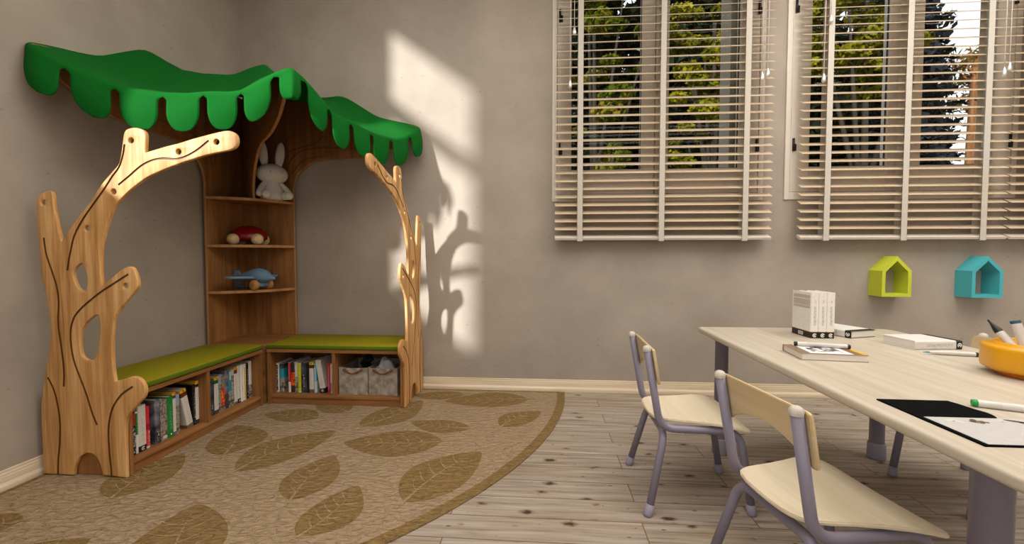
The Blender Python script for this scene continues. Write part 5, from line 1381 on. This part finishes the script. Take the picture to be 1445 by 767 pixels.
FLAB = ['back-row fir behind the left end of the left window', 'back-row fir behind the right end of the left window', 'back-row fir between the two left windows', 'back-row fir behind the left pane of the middle window', 'back-row fir next to the strip of bright sky']
for i, (cx, cy) in enumerate([(3.2, 19.0), (7.3, 19.0), (11.2, 19.0), (15.0, 19.5), (18.0, 18.5)]): conifer(FLAB[i], cx, cy, Z0, 24.0, 2.9, 80, M_needle, 60 + i, size=0.75)
conifer('blue-grey tall conifer against the bright sky in the middle window', 11.05, 8.0, Z0, 15.0, 1.25, 110, M_needleb, 40, size=0.24)
conifer('short dark conifer left of the golden pine', 12.75, 9.9, Z0, 9.4, 1.5, 60, M_needle, 42)
conifer('short dark conifer at the foot of the golden pine', 17.7, 12.4, Z0, 9.0, 1.25, 40, M_needle, 41)
# pine with a bare orange trunk
rng = random.Random(77)
pn = thing('pine_tree', 'pine with a bare sunlit orange trunk in the middle window', 'tree', (15.15, 11.0, Z0), 0, 'trees outside the windows')
bm = bmesh.new(); cp = catmull([(0, 0, 0), (0.05, 0, 3), (-0.03, 0, 6), (0.04, 0, 9.9)], 6); add_tube(bm, cp, 0.16, 12, radii=[0.15 - 0.06 * i / (len(cp) - 1) for i in range(len(cp))])
cl = []
for k in range(9):
    a = rng.uniform(0, 2*PI); z = rng.uniform(8.6, 10.1); c = Vector((math.cos(a) * rng.uniform(.2, .9), math.sin(a) * rng.uniform(.2, .9), z)); cl.append(c)
    add_tube(bm, [(0, 0, z - 0.5), c], 0.03, 6, radii=[0.05, 0.015])
link_mesh('trunk', bm, M_pinebark, pn)
bm = bmesh.new()
for c in cl:
    for i in range(90):
        d = Vector((rng.gauss(0, 1), rng.gauss(0, 1), rng.gauss(0, .7))).normalized(); quad(bm, c + d * rng.uniform(0.1, 0.5), Vector((rng.gauss(0, 1), rng.gauss(0, 1), rng.gauss(0, 1))).normalized(), 0.26, 0.25, rng)
link_mesh('needles', bm, M_pineneedle, pn)

# ------------------------------------------------------------------ sun, sky, camera
sun = bpy.data.lights.new('low_sun', 'SUN'); sun.energy = SUN_E; sun.angle = math.radians(2.6); sun.color = (1.0, 1.0, 1.0)
so = bpy.data.objects.new('low_sun', sun); COL.objects.link(so)
so.rotation_euler = Vector((0.577, 1.0, -0.428)).to_track_quat('-Z', 'Y').to_euler()
w = bpy.data.worlds.new('sky'); S.world = w; w.use_nodes = True
bg = w.node_tree.nodes['Background']; bg.inputs['Color'].default_value = (0.98, 0.98, 1.0, 1); bg.inputs['Strength'].default_value = SKY_E
cam = bpy.data.cameras.new('camera'); co = bpy.data.objects.new('camera', cam); COL.objects.link(co)
co.location = (2.2868, -3.1383, 1.0); co.rotation_euler = (PI/2 - 0.0394, 0, 0.0744)
cam.sensor_width = 36.0; cam.sensor_fit = 'HORIZONTAL'; cam.lens = 606.59 * 36.0 / 1445.0; cam.clip_start = 0.05; cam.clip_end = 300
S.camera = co
S.view_settings.view_transform = 'Standard'; S.view_settings.look = 'None'; S.view_settings.gamma = 1.0; S.view_settings.exposure = EXPO
S.view_settings.use_curve_mapping = False
